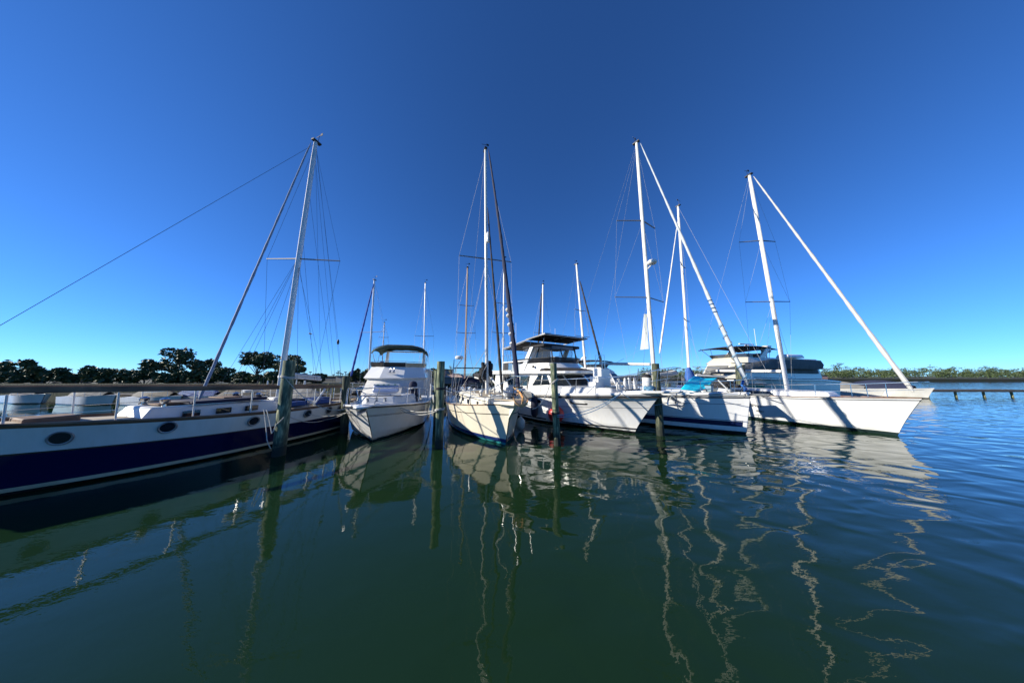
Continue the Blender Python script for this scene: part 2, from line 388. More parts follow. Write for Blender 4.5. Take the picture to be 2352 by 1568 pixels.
# ================================================================== SETTING
def water_mat():
    m, N, L, P = _mat('harbour water')
    P.inputs['Base Color'].default_value = (.0085, .026, .009, 1); P.inputs['Roughness'].default_value = .015; P.inputs['IOR'].default_value = 1.333
    tc = N.new('ShaderNodeTexCoord'); mp = N.new('ShaderNodeMapping'); L.new(tc.outputs['Object'], mp.inputs[0]); mp.inputs['Rotation'].default_value = (0, 0, R(12)); mp.inputs['Scale'].default_value = (.75, 1.15, 1)
    def nz(sc, det, dist=0.0):
        n = N.new('ShaderNodeTexNoise'); n.inputs['Scale'].default_value = sc; n.inputs['Detail'].default_value = det; n.inputs['Distortion'].default_value = dist; L.new(mp.outputs[0], n.inputs['Vector']); return n.outputs['Fac']
    def mul(a, b):
        n = N.new('ShaderNodeMath'); n.operation = 'MULTIPLY'
        for i, q in enumerate((a, b)):
            if isinstance(q, (int, float)): n.inputs[i].default_value = q
            else: L.new(q, n.inputs[i])
        return n.outputs[0]
    def add(a, b):
        n = N.new('ShaderNodeMath'); n.operation = 'ADD'; L.new(a, n.inputs[0]); L.new(b, n.inputs[1]); return n.outputs[0]
    patch = N.new('ShaderNodeMapRange'); patch.inputs[1].default_value = .42; patch.inputs[2].default_value = .62; patch.inputs[3].default_value = .25; patch.inputs[4].default_value = 1.0
    L.new(nz(.16, 2), patch.inputs[0])
    sx = N.new('ShaderNodeSeparateXYZ'); L.new(tc.outputs['Object'], sx.inputs[0])
    swell = N.new('ShaderNodeMapRange'); swell.inputs[1].default_value = -2; swell.inputs[2].default_value = 7; swell.inputs[3].default_value = .2; swell.inputs[4].default_value = 1.4; L.new(sx.outputs['X'], swell.inputs[0])
    h = add(mul(mul(nz(1.25, .6, .6), WAVE[0]), swell.outputs[0]), mul(nz(4.6, 2.5, .3), WAVE[1]))
    h = add(h, mul(mul(nz(15, 2), WAVE[2]), patch.outputs[0]))
    b = N.new('ShaderNodeBump'); b.inputs['Distance'].default_value = 1; b.inputs['Strength'].default_value = 1
    L.new(h, b.inputs['Height']); L.new(b.outputs[0], P.inputs['Normal'])
    return m
WAVE = (.040, .0018, .0009)
g = M().poly([(-1500, -60, 0), (1500, -60, 0), (1500, 2500, 0), (-1500, 2500, 0)])
tag(g.build('water', water_mat(), None, smooth=False), 'dark green harbour water with gentle ripples and boat reflections', kind='structure')
grass = mat('shore ground', (.035, .045, .02), .95, var=.4, vscale=.4, col2=(.05, .045, .03))
g = M().prism([(-900, 43, 1.4), (-17, 43, 1.4), (-17, 62, 1.4), (12, 62, 1.4), (12, 120, 1.4), (900, 120, 1.4), (900, 2400, 1.4), (-900, 2400, 1.4)], (0, 0, -3))
tag(g.build('ground', grass, None, smooth=False), 'low grassy shore behind the marina', kind='structure')
M_ = M().box(-140, -16.9, 42.6, 43.05, -1, 1.62)
tag(M_.build('seawall', concrete, None, bevel=.03), 'stained concrete seawall along the left shore behind the docks', 'seawall')

# ---- trees
def crown(parent, blobs, m, leaf=.28, per=260, name='crown'):
    g = M()
    for (x, y, z, rx, rz) in blobs:
        for _ in range(per):
            d = Vector((rnd.gauss(0, 1), rnd.gauss(0, 1), rnd.gauss(0, 1))).normalized()*(.55+.5*rnd.random())
            p = Vector((x+d.x*rx, y+d.y*rx, z+d.z*rz))
            a = Vector((rnd.uniform(-1, 1), rnd.uniform(-1, 1), rnd.uniform(-.6, .9))).normalized(); b = a.cross(Vector((rnd.uniform(-1, 1), rnd.uniform(-1, 1), rnd.uniform(-1, 1)))).normalized()
            s_ = leaf*(.6+.8*rnd.random())
            g.poly([p-a*s_, p+b*s_*.5, p+a*s_, p-b*s_*.5])
    return g.build(name, m, parent, smooth=False)
def tree(name, loc, h, w, label, m=None, nblob=12, group=None, openness=.5, lean=0, leaf=.3, cat='tree', per=170):
    r = empty(name, loc, 0, label, cat, group); m = m or leafd
    g = M(); blobs = []
    th = h*.34
    g.tube([(0, 0, -.3), (lean*.3, 0, th*.6), (lean*.6, 0, th)], [h*.03, h*.022, h*.018], 7)
    for i in range(nblob):
        a = rnd.uniform(0, 6.283); q = rnd.random()**.6
        z = th+(h-th)*rnd.uniform(.12, .93); env = math.sin(math.pi*min(1, max(.12, (z-th*.7)/(h-th*.7))))**.6
        x, y = lean+w*.5*q*env*math.cos(a), w*.4*q*env*math.sin(a)
        rr = w*rnd.uniform(.10, .19)
        blobs.append((x, y, z, rr, rr*.8))
        g.tube([(lean*.6, 0, th*rnd.uniform(.75, 1)), (lean*.6+(x-lean*.6)*.5, y*.5, th+(z-th)*.45), (x, y, z)], [h*.011, h*.008, h*.004], 5)
    g.build('trunk', bark, r); crown(r, blobs, m, leaf, per)
    return r
def bush(name, loc, w, h, label, m=None, n=14, group=None, leaf=.28, cat='bush'):
    r = empty(name, loc, 0, label, cat, group); g = M(); bl = []
    for i in range(n):
        x = rnd.uniform(-w/2, w/2); z = h*(.2+.62*rnd.random()*(.55+.45*abs(math.sin(x*1.7+h*9)))); bl.append((x, rnd.uniform(-.8, .8), z, (w/n*1.2+.22)*rnd.uniform(.7, 1.2), h*rnd.uniform(.12, .24)))
        g.tube([(0, 0, -.2), (x*.45, 0, z*.25), (x, 0, z)], [.07, .05, .02], 5)
    g.build('stem', bark, r); crown(r, bl, m or leafd, leaf, 150); return r
def gp(px, Y, z=1.4):
    return Vector(((px-1176)/FPX*Y/(math.cos(PITCH)-((784-862)/FPX)*math.sin(PITCH)), Y, z))
tree('oak_tree', gp(590, 50), 6.0, 8.0, 'dark oak at the left edge rising above the hedge', nblob=16, leaf=.26, per=220)
tree('oak_tree', gp(655, 48), 5.2, 5.6, 'spreading oak with a bare leaning trunk behind the leftmost mast', m=leafo, nblob=15, lean=.3, leaf=.24, per=200)
tree('oak_tree', gp(683, 50), 4.6, 3.6, 'small round oak showing right of the leftmost piling top', nblob=8, leaf=.24)
for i, (px, Y, w, h, lb) in enumerate([(545, 46, 7, 3.1, 'dark hedge outside left of the oak at the left edge'), (600, 45, 6, 2.6, 'dark hedge below the oak at the left edge'), (640, 45, 5, 2.4, 'dark hedge under the spreading oak'),
        (690, 46, 5, 2.2, 'low dark hedge right of the leftmost piling'), (733, 50, 3.2, 2.2, 'rounded shrub standing in front of the long low building'), (825, 52, 4.5, 2.8, 'palmetto clump behind the blue furled sail'), (842, 52, 4, 3.3, 'dense shrub left of the white flybridge boat'), (992, 58, 2.6, 3.6, 'shrub in front of the grey building with one window'), (1108, 66, 3.2, 3.4, 'small tree crown just above the navy spray hood'), (1148, 66, 4, 3.0, 'dark shrub behind the cream sailboat mast')]):
    bush('hedge' if h < 3.2 and i < 4 else 'shrub', gp(px, Y), w, h, lb)
for i, (px, w, h) in enumerate([(30, 12, 3.4), (110, 10, 2.9), (190, 11, 3.6), (265, 9, 2.7), (335, 10, 3.3), (410, 9, 2.8), (480, 8, 3.2), (35, 9, 5.2)]):
    bush('hedge', gp(px, 46+(i == 7)*4), w, h, 'dark shoreline hedge far left of the navy sailboat mast', n=20, group='hedges far along the left shore')
tree('oak_tree', gp(395, 54), 7, 9, 'broad oak far out on the left shore', nblob=16, per=150)
tree('oak_tree', gp(470, 60), 5.5, 8, 'low oak between the hedge and the far left oak', m=leafo, nblob=12, per=150)
tree('bare_tree', gp(1036, 60), 4.0, 2.6, 'nearly bare twiggy tree beside the piling tied to the white flybridge boat', m=leafo, nblob=9, per=16, leaf=.12)
# distant pine woods on the right: one mass
g = M()
for i in range(420):
    px = rnd.uniform(1470, 2700); Y = rnd.uniform(140, 230); p = gp(px, Y); hh = rnd.uniform(3.4, 6.6)+(1.8 if rnd.random() < .12 else 0)
    g.tube([p, p+Vector((0, 0, hh*.8))], .12, 4)
    for k in range(5):
        q = p+Vector((rnd.uniform(-2, 2), rnd.uniform(-2, 2), hh*rnd.uniform(.2, 1)))
        for _ in range(26):
            d = Vector((rnd.gauss(0, .8), rnd.gauss(0, .8), rnd.gauss(0, .45))); a = Vector((rnd.uniform(-1, 1), rnd.uniform(-1, 1), rnd.uniform(-1, 1)))*.55; b = Vector((rnd.uniform(-1, 1), rnd.uniform(-1, 1), rnd.uniform(-1, 1)))*.4
            g.poly([q+d-a, q+d+b, q+d+a])
tag(g.build('far_woods', leafd, None, smooth=False), 'distant line of dark pines beyond the marina', 'woods', kind='stuff')

# ---- shore buildings
def building(name, px0, px1, Y, z1, depth, m, label, roof=None, wins=()):
    a, b = gp(px0, Y), gp(px1, Y); r = empty(name, ((a.x+b.x)/2, Y, 1.4), 0, label, 'building'); w = (b.x-a.x)/2
    M().box(-w, w, 0, depth, -.3, z1-1.4).build('wall', m, r, smooth=False)
    if roof == 'flat': M().box(-w-.15, w+.15, -.15, depth+.15, z1-1.4, z1-1.22).build('roof', concrete, r, smooth=False)
    elif roof: M().loft([[(-w-.4, -.4, z1-1.4), (w+.4, -.4, z1-1.4), (w+.4, depth+.4, z1-1.4), (-w-.4, depth+.4, z1-1.4)], [(-w+1.5, depth*.48, z1-.5), (w-1.5, depth*.48, z1-.5), (w-1.5, depth*.52, z1-.5), (-w+1.5, depth*.52, z1-.5)]]).build('roof', roof, r, smooth=False)
    for (u, z, ww, hh) in wins:
        f = M().box(u*w-ww/2, u*w+ww/2, -.05, .02, z-1.4, z-1.4+hh).build('window', blackp, r, smooth=False)
        M().box(u*w-ww/2+.06, u*w+ww/2-.06, -.07, -.052, z-1.34, z-1.46+hh).build('pane', darkglass, f, smooth=False)
    return r
lb = building('low_building', 692, 800, 70, 2.55, 12, wallgrey, 'long low grey building on the far left shore', 'flat')
lb2 = building('low_building', 772, 838, 66, 2.75, 8, mat('pale deck', (.3, .3, .28), .8), 'paler low terrace right of the long grey building', 'flat')
lamp = None
for i, px in enumerate((704, 712, 766, 774, 777, 781, 786, 793, 797, 808)):
    p = gp(px, 68, 2.4); hh = (.9, 1.5, .8, 1.3, 1.7, 1.2, 1.0, 1.5, .9, 1.1)[i]
    g = M().tube([p, p+Vector((0, 0, hh))], .07, 5).box(-.28, .28, -.15, .15, hh-.1, hh+.12, Matrix.Translation(p))
    tag(g.build('roof_lamp', blackp, None), 'small dark lamp post on the low buildings of the far left shore', 'lamp post', 'lamp posts on the low buildings')
building('grey_building', 958, 1022, 62, 4.45, 8, mirror if False else wallgrey, 'flat grey building with one dark window left of the cream sailboat', 'flat', [(.05, 3.35, 1.1, .8)])
building('house', 1020, 1060, 58, 2.6, 7, wallgrey, 'low house with a peach tiled roof between the grey building and the cream sailboat', peach)
building('pink_building', 1650, 1900, 118, 2.9, 10, salmon, 'long salmon pink building under the far right motor yacht', 'flat')

# ---- background docks
def dock(x0, x1, y0, y1, z, label):
    r = empty('dock', ((x0+x1)/2, (y0+y1)/2, 0), 0, label, 'dock'); hx, hy = (x1-x0)/2, (y1-y0)/2
    M().box(-hx, hx, -hy, hy, z-.08, z).build('decking', dockwood, r, smooth=False)
    M().box(-hx, hx, -hy-.05, -hy, z-.3, z-.02).build('fascia', dockwood, r, smooth=False)
    n = max(2, int((x1-x0)/4)) if hx > hy else max(2, int((y1-y0)/4))
    for i in range(n):
        k = -1+2*(i+.5)/n; p = (hx*k, -hy+.2) if hx > hy else (-hx+.1, hy*k)
        M().tube([(p[0], p[1], -1.5), (p[0], p[1], z-.08)], .12, 8).build('post', ochre, r)
    return r
dock(-46, -15.5, 27.5, 29.3, .95, 'long grey walkway behind the navy sailboat')
dock(-15, 74, 36, 38, .95, 'long grey walkway behind the middle boats')
dock(-17.6, -16.4, 20, 27.4, .85, 'short finger dock branching off the walkway behind the navy sailboat')
# dark moored boats under the hedge, left background
for i, (px, Y, z, w, lb_) in enumerate([(600, 32, 2.2, .09, 0), (617, 32, 2.35, .07, 1), (629, 31, 2.4, .08, 2), (641, 33, 2.3, .06, 0), (683, 30, 2.5, .06, 1), (702, 29, 2.4, .09, 1), (757, 26, 2.2, .06, 0), (768, 26, 2.1, .06, 0)]):
    p = gp(px, Y, 0); o = M().tube([p-Vector((0, 0, 1)), p+Vector((0, 0, z))], w, 8).build('dock_post', (ochre, mirror, dockwood)[lb_], None)
    tag(o, 'thin weathered post of the docks behind the navy sailboat', 'post', 'thin posts of the left docks')

# ---- pilings
def piling(px, pyb, pyt, Y, r, label, toppx=None, zt=None, m=None):
    b = at(px, pyb, Y); t = at(toppx or px, pyt, Y) if zt is None else None
    b.z = -1.5; tx = (t.x if t else b.x); tz = t.z if t else zt
    bx0 = at(px, pyb, Y).x
    n = 24; rings = []
    o = bpy.data.objects
    base = Vector((bx0, Y, 0)); tv = Vector((tx-bx0, 0, tz))
    k_ = 20
    for i in range(k_+1):
        h = -1.5+(tz+1.5)*i/k_; c = tv*(h/tz); rr = r*(1.03-.06*i/k_)
        rings.append([Vector((c.x+rr*math.cos(a)*(1+.035*noise.noise(Vector((math.cos(a)*2, math.sin(a)*2+Y, h*.6)))), c.y+rr*math.sin(a), h+(.03*noise.noise(Vector((math.cos(a)*3, math.sin(a)*3, 5))) if i == k_ else 0))) for a in [2*math.pi*j/n for j in range(n)]])
    q = M().loft(rings).build('piling', m or pilem, None, ang=60); q.location = base
    return tag(q, label, 'piling')
P0 = piling(640, 1045, 828, 9.85, .205, 'leftmost weathered green piling, in front of the navy sailboat', 666)
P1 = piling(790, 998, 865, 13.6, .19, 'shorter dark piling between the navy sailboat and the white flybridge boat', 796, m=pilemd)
P2 = piling(1008, 1028, 830, 10.85, .168, 'green piling between the white flybridge boat and the cream sailboat', 1013)
P3 = piling(1280, 1024, 834, 11.2, .148, 'grey green piling in front of the red round fender', 1271)
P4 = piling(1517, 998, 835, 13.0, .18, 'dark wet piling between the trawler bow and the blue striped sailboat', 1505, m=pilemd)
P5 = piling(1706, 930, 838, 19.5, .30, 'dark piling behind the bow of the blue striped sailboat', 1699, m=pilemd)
P6 = piling(1660, 890, 859, 33, .34, 'yellowed piling top behind the turquoise tarp')
P7 = piling(1534, 910, 878, 29, .28, 'short yellowed piling behind the bow rail of the trawler')
P8 = piling(1000, 1015, 850, 15.5, .17, 'darker piling hidden behind the one beside the cream sailboat', 1004)
P9 = piling(1200, 900, 872, 27, .30, 'mossy piling stub behind the cream sailboat bow')
#END_SETTING

# ================================================================== BOAT 0: navy double-ended sailboat on the left
NAVY = (.004, .006, .045)
b0 = empty('sailboat', (-13.7, 5.7, 0), R(-17.5), 'navy blue sailboat with white topsides and round portholes, cut by the left edge', 'sailboat')
hm = hull_mat('navy and white hull', (.70, .70, .66), [('v', -1, .56, NAVY), ('z', -2, .09, (.02, .02, .02)), ('z', .09, .19, (.50, .44, .30)), ('v', .55, .575, (.06, .04, .03)), ('v', .955, 1.1, (.16, .09, .05))], .12)
h0 = Hull(11.0, 1.9, 1.62, 1.95, 1.45, 1.48, 1.2, hm, b0, canoe=True, sm=.45, pd=2.4, pw=1.9, zc=(.1, .05), fl=1.4, sterov=.35)
h0.deck(teakdeck, b0, -.06)
h0.strip('cap_rail', teak, b0, .02, .035, dx=-.01)
for y in (1.6, 3.2, 5.3, 7.35, 8.5, 9.25):
    for sd in (-1, 1):
        z = 1.2 if y > 4 else 1.35; x = sd*(h0.side(y, z)+.035); nrm = Vector((sd, -(h0.side(y+.25, z)-h0.side(y-.25, z))/.5, -(h0.side(y, z+.15)-h0.side(y, z-.15))/.3))
        q = facing((x, y, z), nrm); g = M()
        ring = [q @ Vector((.17*math.cos(a)*1, .17*math.sin(a), 0)) for a in [2*math.pi*i/20 for i in range(21)]]
        rm = M().tube(ring, .028, 6).build('porthole', galv, b0)
        M().prism([q @ Vector((.15*math.cos(2*math.pi*i/18), .15*math.sin(2*math.pi*i/18), .0)) for i in range(18)], q.to_3x3() @ Vector((0, 0, .015))).build('pane', darkglass, rm)
# cabin trunk, hatches
M().loft([[(-1.0, 2.8, 1.4), (1.0, 2.8, 1.4), (1.25, 6.6, 1.4), (-1.25, 6.6, 1.4)], [(-.85, 3.1, 1.95), (.85, 3.1, 1.95), (1.1, 6.4, 1.88), (-1.1, 6.4, 1.88)]]).build('cabin', gelw, b0, bevel=.06)
M().box(-1.05, 1.05, 3.9, 6.1, 1.93, 2.07).build('hatch_cover', navycanv, b0, bevel=.05)
M().box(.2, .95, 7.1, 7.8, 1.5, 1.72).build('hatch_cover', bluecanv, b0, bevel=.05)
M().box(-.75, .1, 7.5, 8.3, 1.52, 1.78).build('hatch_cover', navycanv, b0, bevel=.05)
M().loft([[(.0, 8.2, 1.5), (.95, 8.2, 1.5), (.9, 9.3, 1.5), (.0, 9.3, 1.5)], [(.1, 8.4, 1.78), (.8, 8.35, 1.66), (.78, 9.15, 1.62), (.1, 9.1, 1.74)]]).build('hatch_cover', bluecanv, b0, bevel=.03)
M().box(-.7, .2, 8.6, 9.6, 1.5, 1.76).build('skylight', bluecanv, b0, bevel=.04)
M().box(-.35, .35, 6.75, 7.45, 1.4, 1.95).build('mast_step', gelw, b0, bevel=.08)
for x, y in ((-.9, 7.6), (.55, 6.9), (.95, 8.0), (-.5, 8.9)):
    M().tube([(x+.14*math.cos(a)*(1+.1*math.sin(a*3)), y+.14*math.sin(a), 1.5+.012*a) for a in [i*.5 for i in range(40)]], .014, 5).build('coiled_line', ropew, b0)
for x, y in ((-.7, 3.4), (.7, 3.4), (-.8, 5.9), (.8, 5.9)): M().lathe([(.06, 0), (.06, .12), (.11, .17), (.12, .26), (.03, .32)], (x, y, 1.93), 10).build('vent_cowl', steel, b0)
for y in (3.6, 5.2): M().box(-.55, .55, y-.28, y+.28, 1.97 if y < 4 else 2.07, 2.02 if y < 4 else 2.12).build('hatch', teak, b0, bevel=.02)
for sd in (-1, 1): tube('grab_rail', [(sd*.72, 3.3, 1.99), (sd*.78, 3.4, 2.05), (sd*.98, 6.1, 2.0), (sd*1.0, 6.2, 1.93)], .022, teak, b0)
for sd in (-1, 1):
    for y in (3.7, 4.5, 5.3): M().box(sd*(1.04+.075*(y-3.1))-.02, sd*(1.04+.075*(y-3.1))+.02, y, y+.42, 1.56, 1.76).build('cabin_window', darkglass, b0, bevel=.008)
M().box(-.5, .5, 1.2, 2.0, 1.62, 1.86).build('deck_locker', teak, b0, bevel=.03)
# wooden rail plank and stanchions
for sd in (-1, 1):
    pts = [Vector((sd*(h0.edge(y)[0]-.06), y, 2.42+.0*y)) for y in (.6, 2, 3.5, 5, 6.5, 8, 9.2, 9.9)]
    for a in pts: a.z = 2.68-.03*(a.y)
    for p, q in zip(pts, pts[1:]): pass
    M().grid([[p+Vector((0, 0, .07)) for p in pts], [p+Vector((sd*.05, 0, .07)) for p in pts], [p+Vector((sd*.05, 0, -.09)) for p in pts], [p+Vector((0, 0, -.09)) for p in pts], [p+Vector((0, 0, .07)) for p in pts]]).build('rail_plank', teak, b0, ang=20)
    for y in (.9, 2.3, 3.7, 5.2, 6.6, 7.7, 8.6, 9.3, 9.9):
        x, z = h0.edge(y); M().tube([(sd*(x-.1), y, z), (sd*(x-.06), y-.05, 2.55-.02*y)], .022, 6).build('stanchion', gelw, b0)
    tube('rail', [(sd*(h0.edge(y)[0]-.08), y, 2.0) for y in (.8, 2.5, 4.5, 6.5, 8, 9.2, 9.9)], .009, steel, b0)
tube('stern_rail', [(-.9, 9.9, 2.35), (-.5, 10.4, 2.36), (0, 10.6, 2.37), (.5, 10.4, 2.36), (.9, 9.9, 2.35)], .02, steel, b0)
for x, y in ((-.55, 10.3), (0, 10.5), (.55, 10.3)): tube('stanchion', [(x, y, 1.5), (x, y, 2.36)], .018, steel, b0)
on, tp = rig(b0, (0.0, 7.1, 1.9), (.42, 7.1, 16.15), .125, alu, [(9.15, 2.1, .25, 14, -.12)], (1.7, .3, 1.5), sprm=sprdark, stem=(0, -.5, 2.1), furl=[((.0, 4.45, 2.0), (.38, 6.9, 15.95), .055, .035, mat('grey sail cover', (.20, .27, .38), .7))], stern=(0, 10.5, 1.6), wm=wired)
M().tube([(0, 7.0, 2.95), (.03, 8.1, 2.86), (.05, 9.0, 2.76)], .10, 10, flat=.8).build('boom', alu, b0)
M().tube([(0.05, 7.2, 3.08), (.05, 8.95, 2.9)], [.12, .07], 8).build('flaked_sail', canvw, b0)
for i, (zz, yy) in enumerate(((10.6, 9.0), (13.2, 10.1), (8.8, 9.4), (15.6, 9.9))): tube('halyard', [on(zz), (rnd.uniform(-.3, .4), yy, 2.0)], .0065, wired, b0, n=4)
for yy in (5.2, 5.7, 6.0): tube('halyard', [on(9.3), (rnd.uniform(-1.3, -.8), yy, 1.9)], .006, wired, b0, n=4)
tube('topping_lift', [on(15.9), (.05, 9.0, 2.85)], .006, wired, b0, n=4)
M().lathe([(.05, -.1), (.07, 0), (.05, .16), (.01, .2)], (.05, 9.8, 5.0), 8).build('block', blackp, b0)
tube('halyard', [on(16), (.05, 9.8, 5.1), (.3, 10.2, 1.9)], .0065, wired, b0, n=4)
M().lathe([(.06, 0), (.05, .1), (.08, .14), (.075, .22), (.05, .24)], (1.0, 6.7, 1.5), 12).build('winch', steel, b0)
M().lathe([(.0, 0), (.28, .02), (.3, .1), (.22, .16), (0, .17)], (1.35, 5.4, 2.3), 16).build('radar_dome', gel, b0); tube('radar_pole', [(1.35, 5.4, 1.5), (1.35, 5.4, 2.3)], .03, steel, b0)
for x, y in ((1.45, 6.3), (1.3, 7.9)): M().tube([(x, y, 1.5), (x-.05, y+.55, 2.3)], [.03, .06], 8).build('horseshoe_pole', gel, b0)

# ================================================================== BOAT 1: white flybridge boat
b1 = empty('flybridge_boat', (-6.42, 11.87, 0), R(15), 'white flybridge motorboat with a green sunshade and canvas covered windows', 'motorboat')
hm = hull_mat('white flybridge hull', (.80, .80, .79), [('z', -2, .08, (.01, .05, .08)), ('z', .105, .125, (.03, .03, .04)), ('v', .62, .635, (.03, .03, .03)), ('v', .655, .67, (.03, .03, .03))], .16, .08)
h1 = Hull(11.5, 2.12, 1.95, 1.76, 1.2, 1.15, 1.55, hm, b1, pd=4.3, pw=3.3, sm=.5, tr=.93, zc=(.42, .02), fl=1.6, ovp=1.1)
h1.deck(gelw, b1, -.02)
h1.strip('rub_rail', rubber, b1, -.07, .028); h1.strip('gunwale', gel, b1, 0, .05, dx=-.03)
M().prism([(-.32, -.6, 1.70), (-.26, -2.15, 1.74), (-.1, -2.3, 1.74), (.1, -2.3, 1.74), (.26, -2.15, 1.74), (.32, -.6, 1.70)], (0, 0, .07)).build('bow_platform', gel, b1, bevel=.02)
g = M().tube([(0, -1.0, 1.63), (0, -2.35, 1.63)], .035, 6).loft([[(-.2, -2.0, 1.60), (.2, -2.0, 1.60), (.2, -1.95, 1.66), (-.2, -1.95, 1.66)], [(-.02, -2.5, 1.52), (.02, -2.5, 1.52), (.02, -2.45, 1.58), (-.02, -2.45, 1.58)]])
g.build('anchor', galv, b1)
# fore cabin trunk
def rg(pts, z): return [(x, y, z) for x, y in pts]
M().loft([rg([(-.75, .7), (.75, .7), (1.5, 2.2), (1.65, 5), (-1.65, 5), (-1.5, 2.2)], 1.45), rg([(-.6, 1.0), (.6, 1.0), (1.3, 2.4), (1.5, 5), (-1.5, 5), (-1.3, 2.4)], 1.93)]).build('cabin_trunk', gelw, b1, bevel=.07)
f = M().box(-.55, .25, 1.55, 2.25, 1.93, 1.985).build('hatch', gel, b1, bevel=.02); M().box(-.47, .17, 1.63, 2.17, 1.985, 1.992).build('pane', darkglass, f)
for y in (1.3, 2.45, 2.75): M().box(-.9, .9, y, y+.05, 1.93, 1.97).build('grab_rail', teak if y < 2 else gel, b1)
f = M().prism([(1.56, 2.75, 1.48), (1.645, 4.5, 1.48), (1.585, 4.5, 1.78), (1.49, 2.9, 1.78)], (.02, -.004, 0)).build('side_window', darkglass, b1, smooth=False)
M().prism([(-1.56, 2.75, 1.48), (-1.645, 4.5, 1.48), (-1.585, 4.5, 1.78), (-1.49, 2.9, 1.78)], (-.02, -.004, 0)).build('side_window', darkglass, b1, smooth=False)
# lower house, canvas covered front
base = [(-1.78, 4.0), (-.85, 3.35), (.55, 3.35), (1.78, 4.3), (1.78, 9.2), (-1.78, 9.2)]; top = [(-1.66, 4.75), (-.78, 4.35), (.52, 4.35), (1.68, 5.0), (1.7, 9.2), (-1.7, 9.2)]
M().loft([rg(base, 1.75), rg(top, 2.80)]).build('house', gel, b1, smooth=False)
def between(k, off=.025):
    a = [Vector((x, y, 1.8)) for x, y in base]; b = [Vector((x, y, 2.78)) for x, y in top]
    r = []
    for p, q in zip(a, b):
        v = p.lerp(q, k); d = Vector((v.x*.55, v.y-7.5, 0)).normalized(); r.append(v+d*off*1.6)
    return r
rows = []
for k in range(7):
    r = between(k/6, .03+.012*math.sin(k*2.1)); r = [r[5].lerp(r[0], .55)]+r[:4]+[r[3].lerp(r[4], .3)]
    row = []
    for p, q in zip(r, r[1:]):
        for j in range(4): row.append(p.lerp(q, j/4)+Vector((0, -.012*math.sin(j*1.57+k), 0)))
    row.append(r[-1]); rows.append(row)
M().grid(rows, flip=True).build('canvas_cover', canvw, b1, ang=25)
# flybridge
fb = [(-1.9, 4.62), (-.84, 4.02), (.56, 4.02), (1.84, 4.78), (1.86, 8.6), (-1.86, 8.6)]; ft = [(-1.62, 5.25), (-.76, 4.86), (.5, 4.86), (1.58, 5.45), (1.62, 8.6), (-1.62, 8.6)]
M().loft([rg([(x*.93, y+.25) for x, y in fb], 2.72), rg(fb, 2.84), rg(ft, 3.60)], True).build('flybridge', gel, b1, smooth=False)
M().box(-1.9, 1.98, 7.2, 11.0, 3.38, 3.50).build('boat_deck', gel, b1, bevel=.05)
for x, y in ((1.86, 8.9), (1.9, 10.7), (-1.8, 8.9), (-1.8, 10.7), (1.86, 7.4)): tube('post', [(x, y, 1.2), (x, y, 3.4)], .045, gel, b1, n=8)
def cloth(name, idx, m, z0, z1, out):
    rows = []
    for k in range(4):
        row = []
        for a, b in zip(idx, idx[1:]):
            for j in range(5):
                p = Vector(a).lerp(Vector(b), j/5); d = Vector((p.x*.6, p.y-7, 0)).normalized()*(.03+out*k/3+.02*math.sin(j*2+k)); row.append(Vector((p.x+d.x, p.y+d.y, z0+(z1-z0)*k/3)))
        p = Vector(idx[-1]); d = Vector((p.x*.6, p.y-7, 0)).normalized()*(.03+out*k/3); row.append(Vector((p.x+d.x, p.y+d.y, z0+(z1-z0)*k/3))); rows.append(row)
    return M().grid(rows, flip=True).build(name, m, b1)
cloth('weather_cloth', [(-1.62, 6.4, 0), (-1.62, 5.25, 0), (-.76, 4.86, 0), (.5, 4.86, 0)], darkcloth, 3.56, 3.86, .10)
cloth('weather_cloth', [(.5, 4.86, 0), (1.58, 5.45, 0), (1.6, 6.6, 0)], beige, 3.56, 3.84, .10)
rl = [(-1.72, 7.4, 3.9), (-1.74, 5.2, 3.9), (-.82, 4.74, 3.93), (.55, 4.74, 3.93), (1.7, 5.4, 3.9), (1.72, 7.4, 3.9)]
tube('flybridge_rail', rl, .02, steel, b1)
for p in rl: tube('stanchion', [(p[0]*.96, p[1]+.05, 3.55), p], .014, steel, b1)
M().box(-.9, .4, 6.2, 6.8, 3.55, 3.86).build('helm_seat', bluecanv, b1, bevel=.1)
M().box(-1.35, -1.1, 5.9, 6.2, 3.55, 4.02).build('console', bluecanv, b1, bevel=.08)
# green sunshade
rows = []
for i in range(13):
    u = i/12; y = 5.25+2.5*u; rows.append([])
    for j in range(17):
        k = -1+2*j/16; z = 5.20-.10*abs(k)**2-.36*abs(k)**5-.12*(2*u-1)**2
        if i == 0: z -= .16
        if i == 12: z -= .12
        rows[-1].append((k*1.74, y+(-.03 if i == 0 else 0), z+.012*math.sin(j*1.7+i)))
bm_ = M().grid(rows).build('sunshade', greencanv, b1); so = bm_.modifiers.new('Solid', 'SOLIDIFY'); so.thickness = .03
for y, yb in ((5.4, 6.2), (7.6, 6.4)):
    tube('sunshade_frame', [(-1.6, yb, 3.6), (-1.72, y*.75+yb*.25, 4.5), (-1.66, y, 4.82)]+[(k*1.62, y, 5.11-.30*abs(k)**5) for k in (-.9, -.5, 0, .5, .9)]+[(1.66, y, 4.82), (1.72, y*.75+yb*.25, 4.5), (1.6, yb, 3.6)], .017, steel, b1)
M().loft([[(-1.5, 7.9, 3.5), (-1.25, 7.9, 3.5), (-1.25, 8.3, 3.5), (-1.5, 8.3, 3.5)], [(-1.25, 7.5, 4.85), (-1.1, 7.5, 4.85), (-1.1, 7.8, 4.85), (-1.25, 7.8, 4.85)]]).build('arch_leg', gel, b1, bevel=.02)
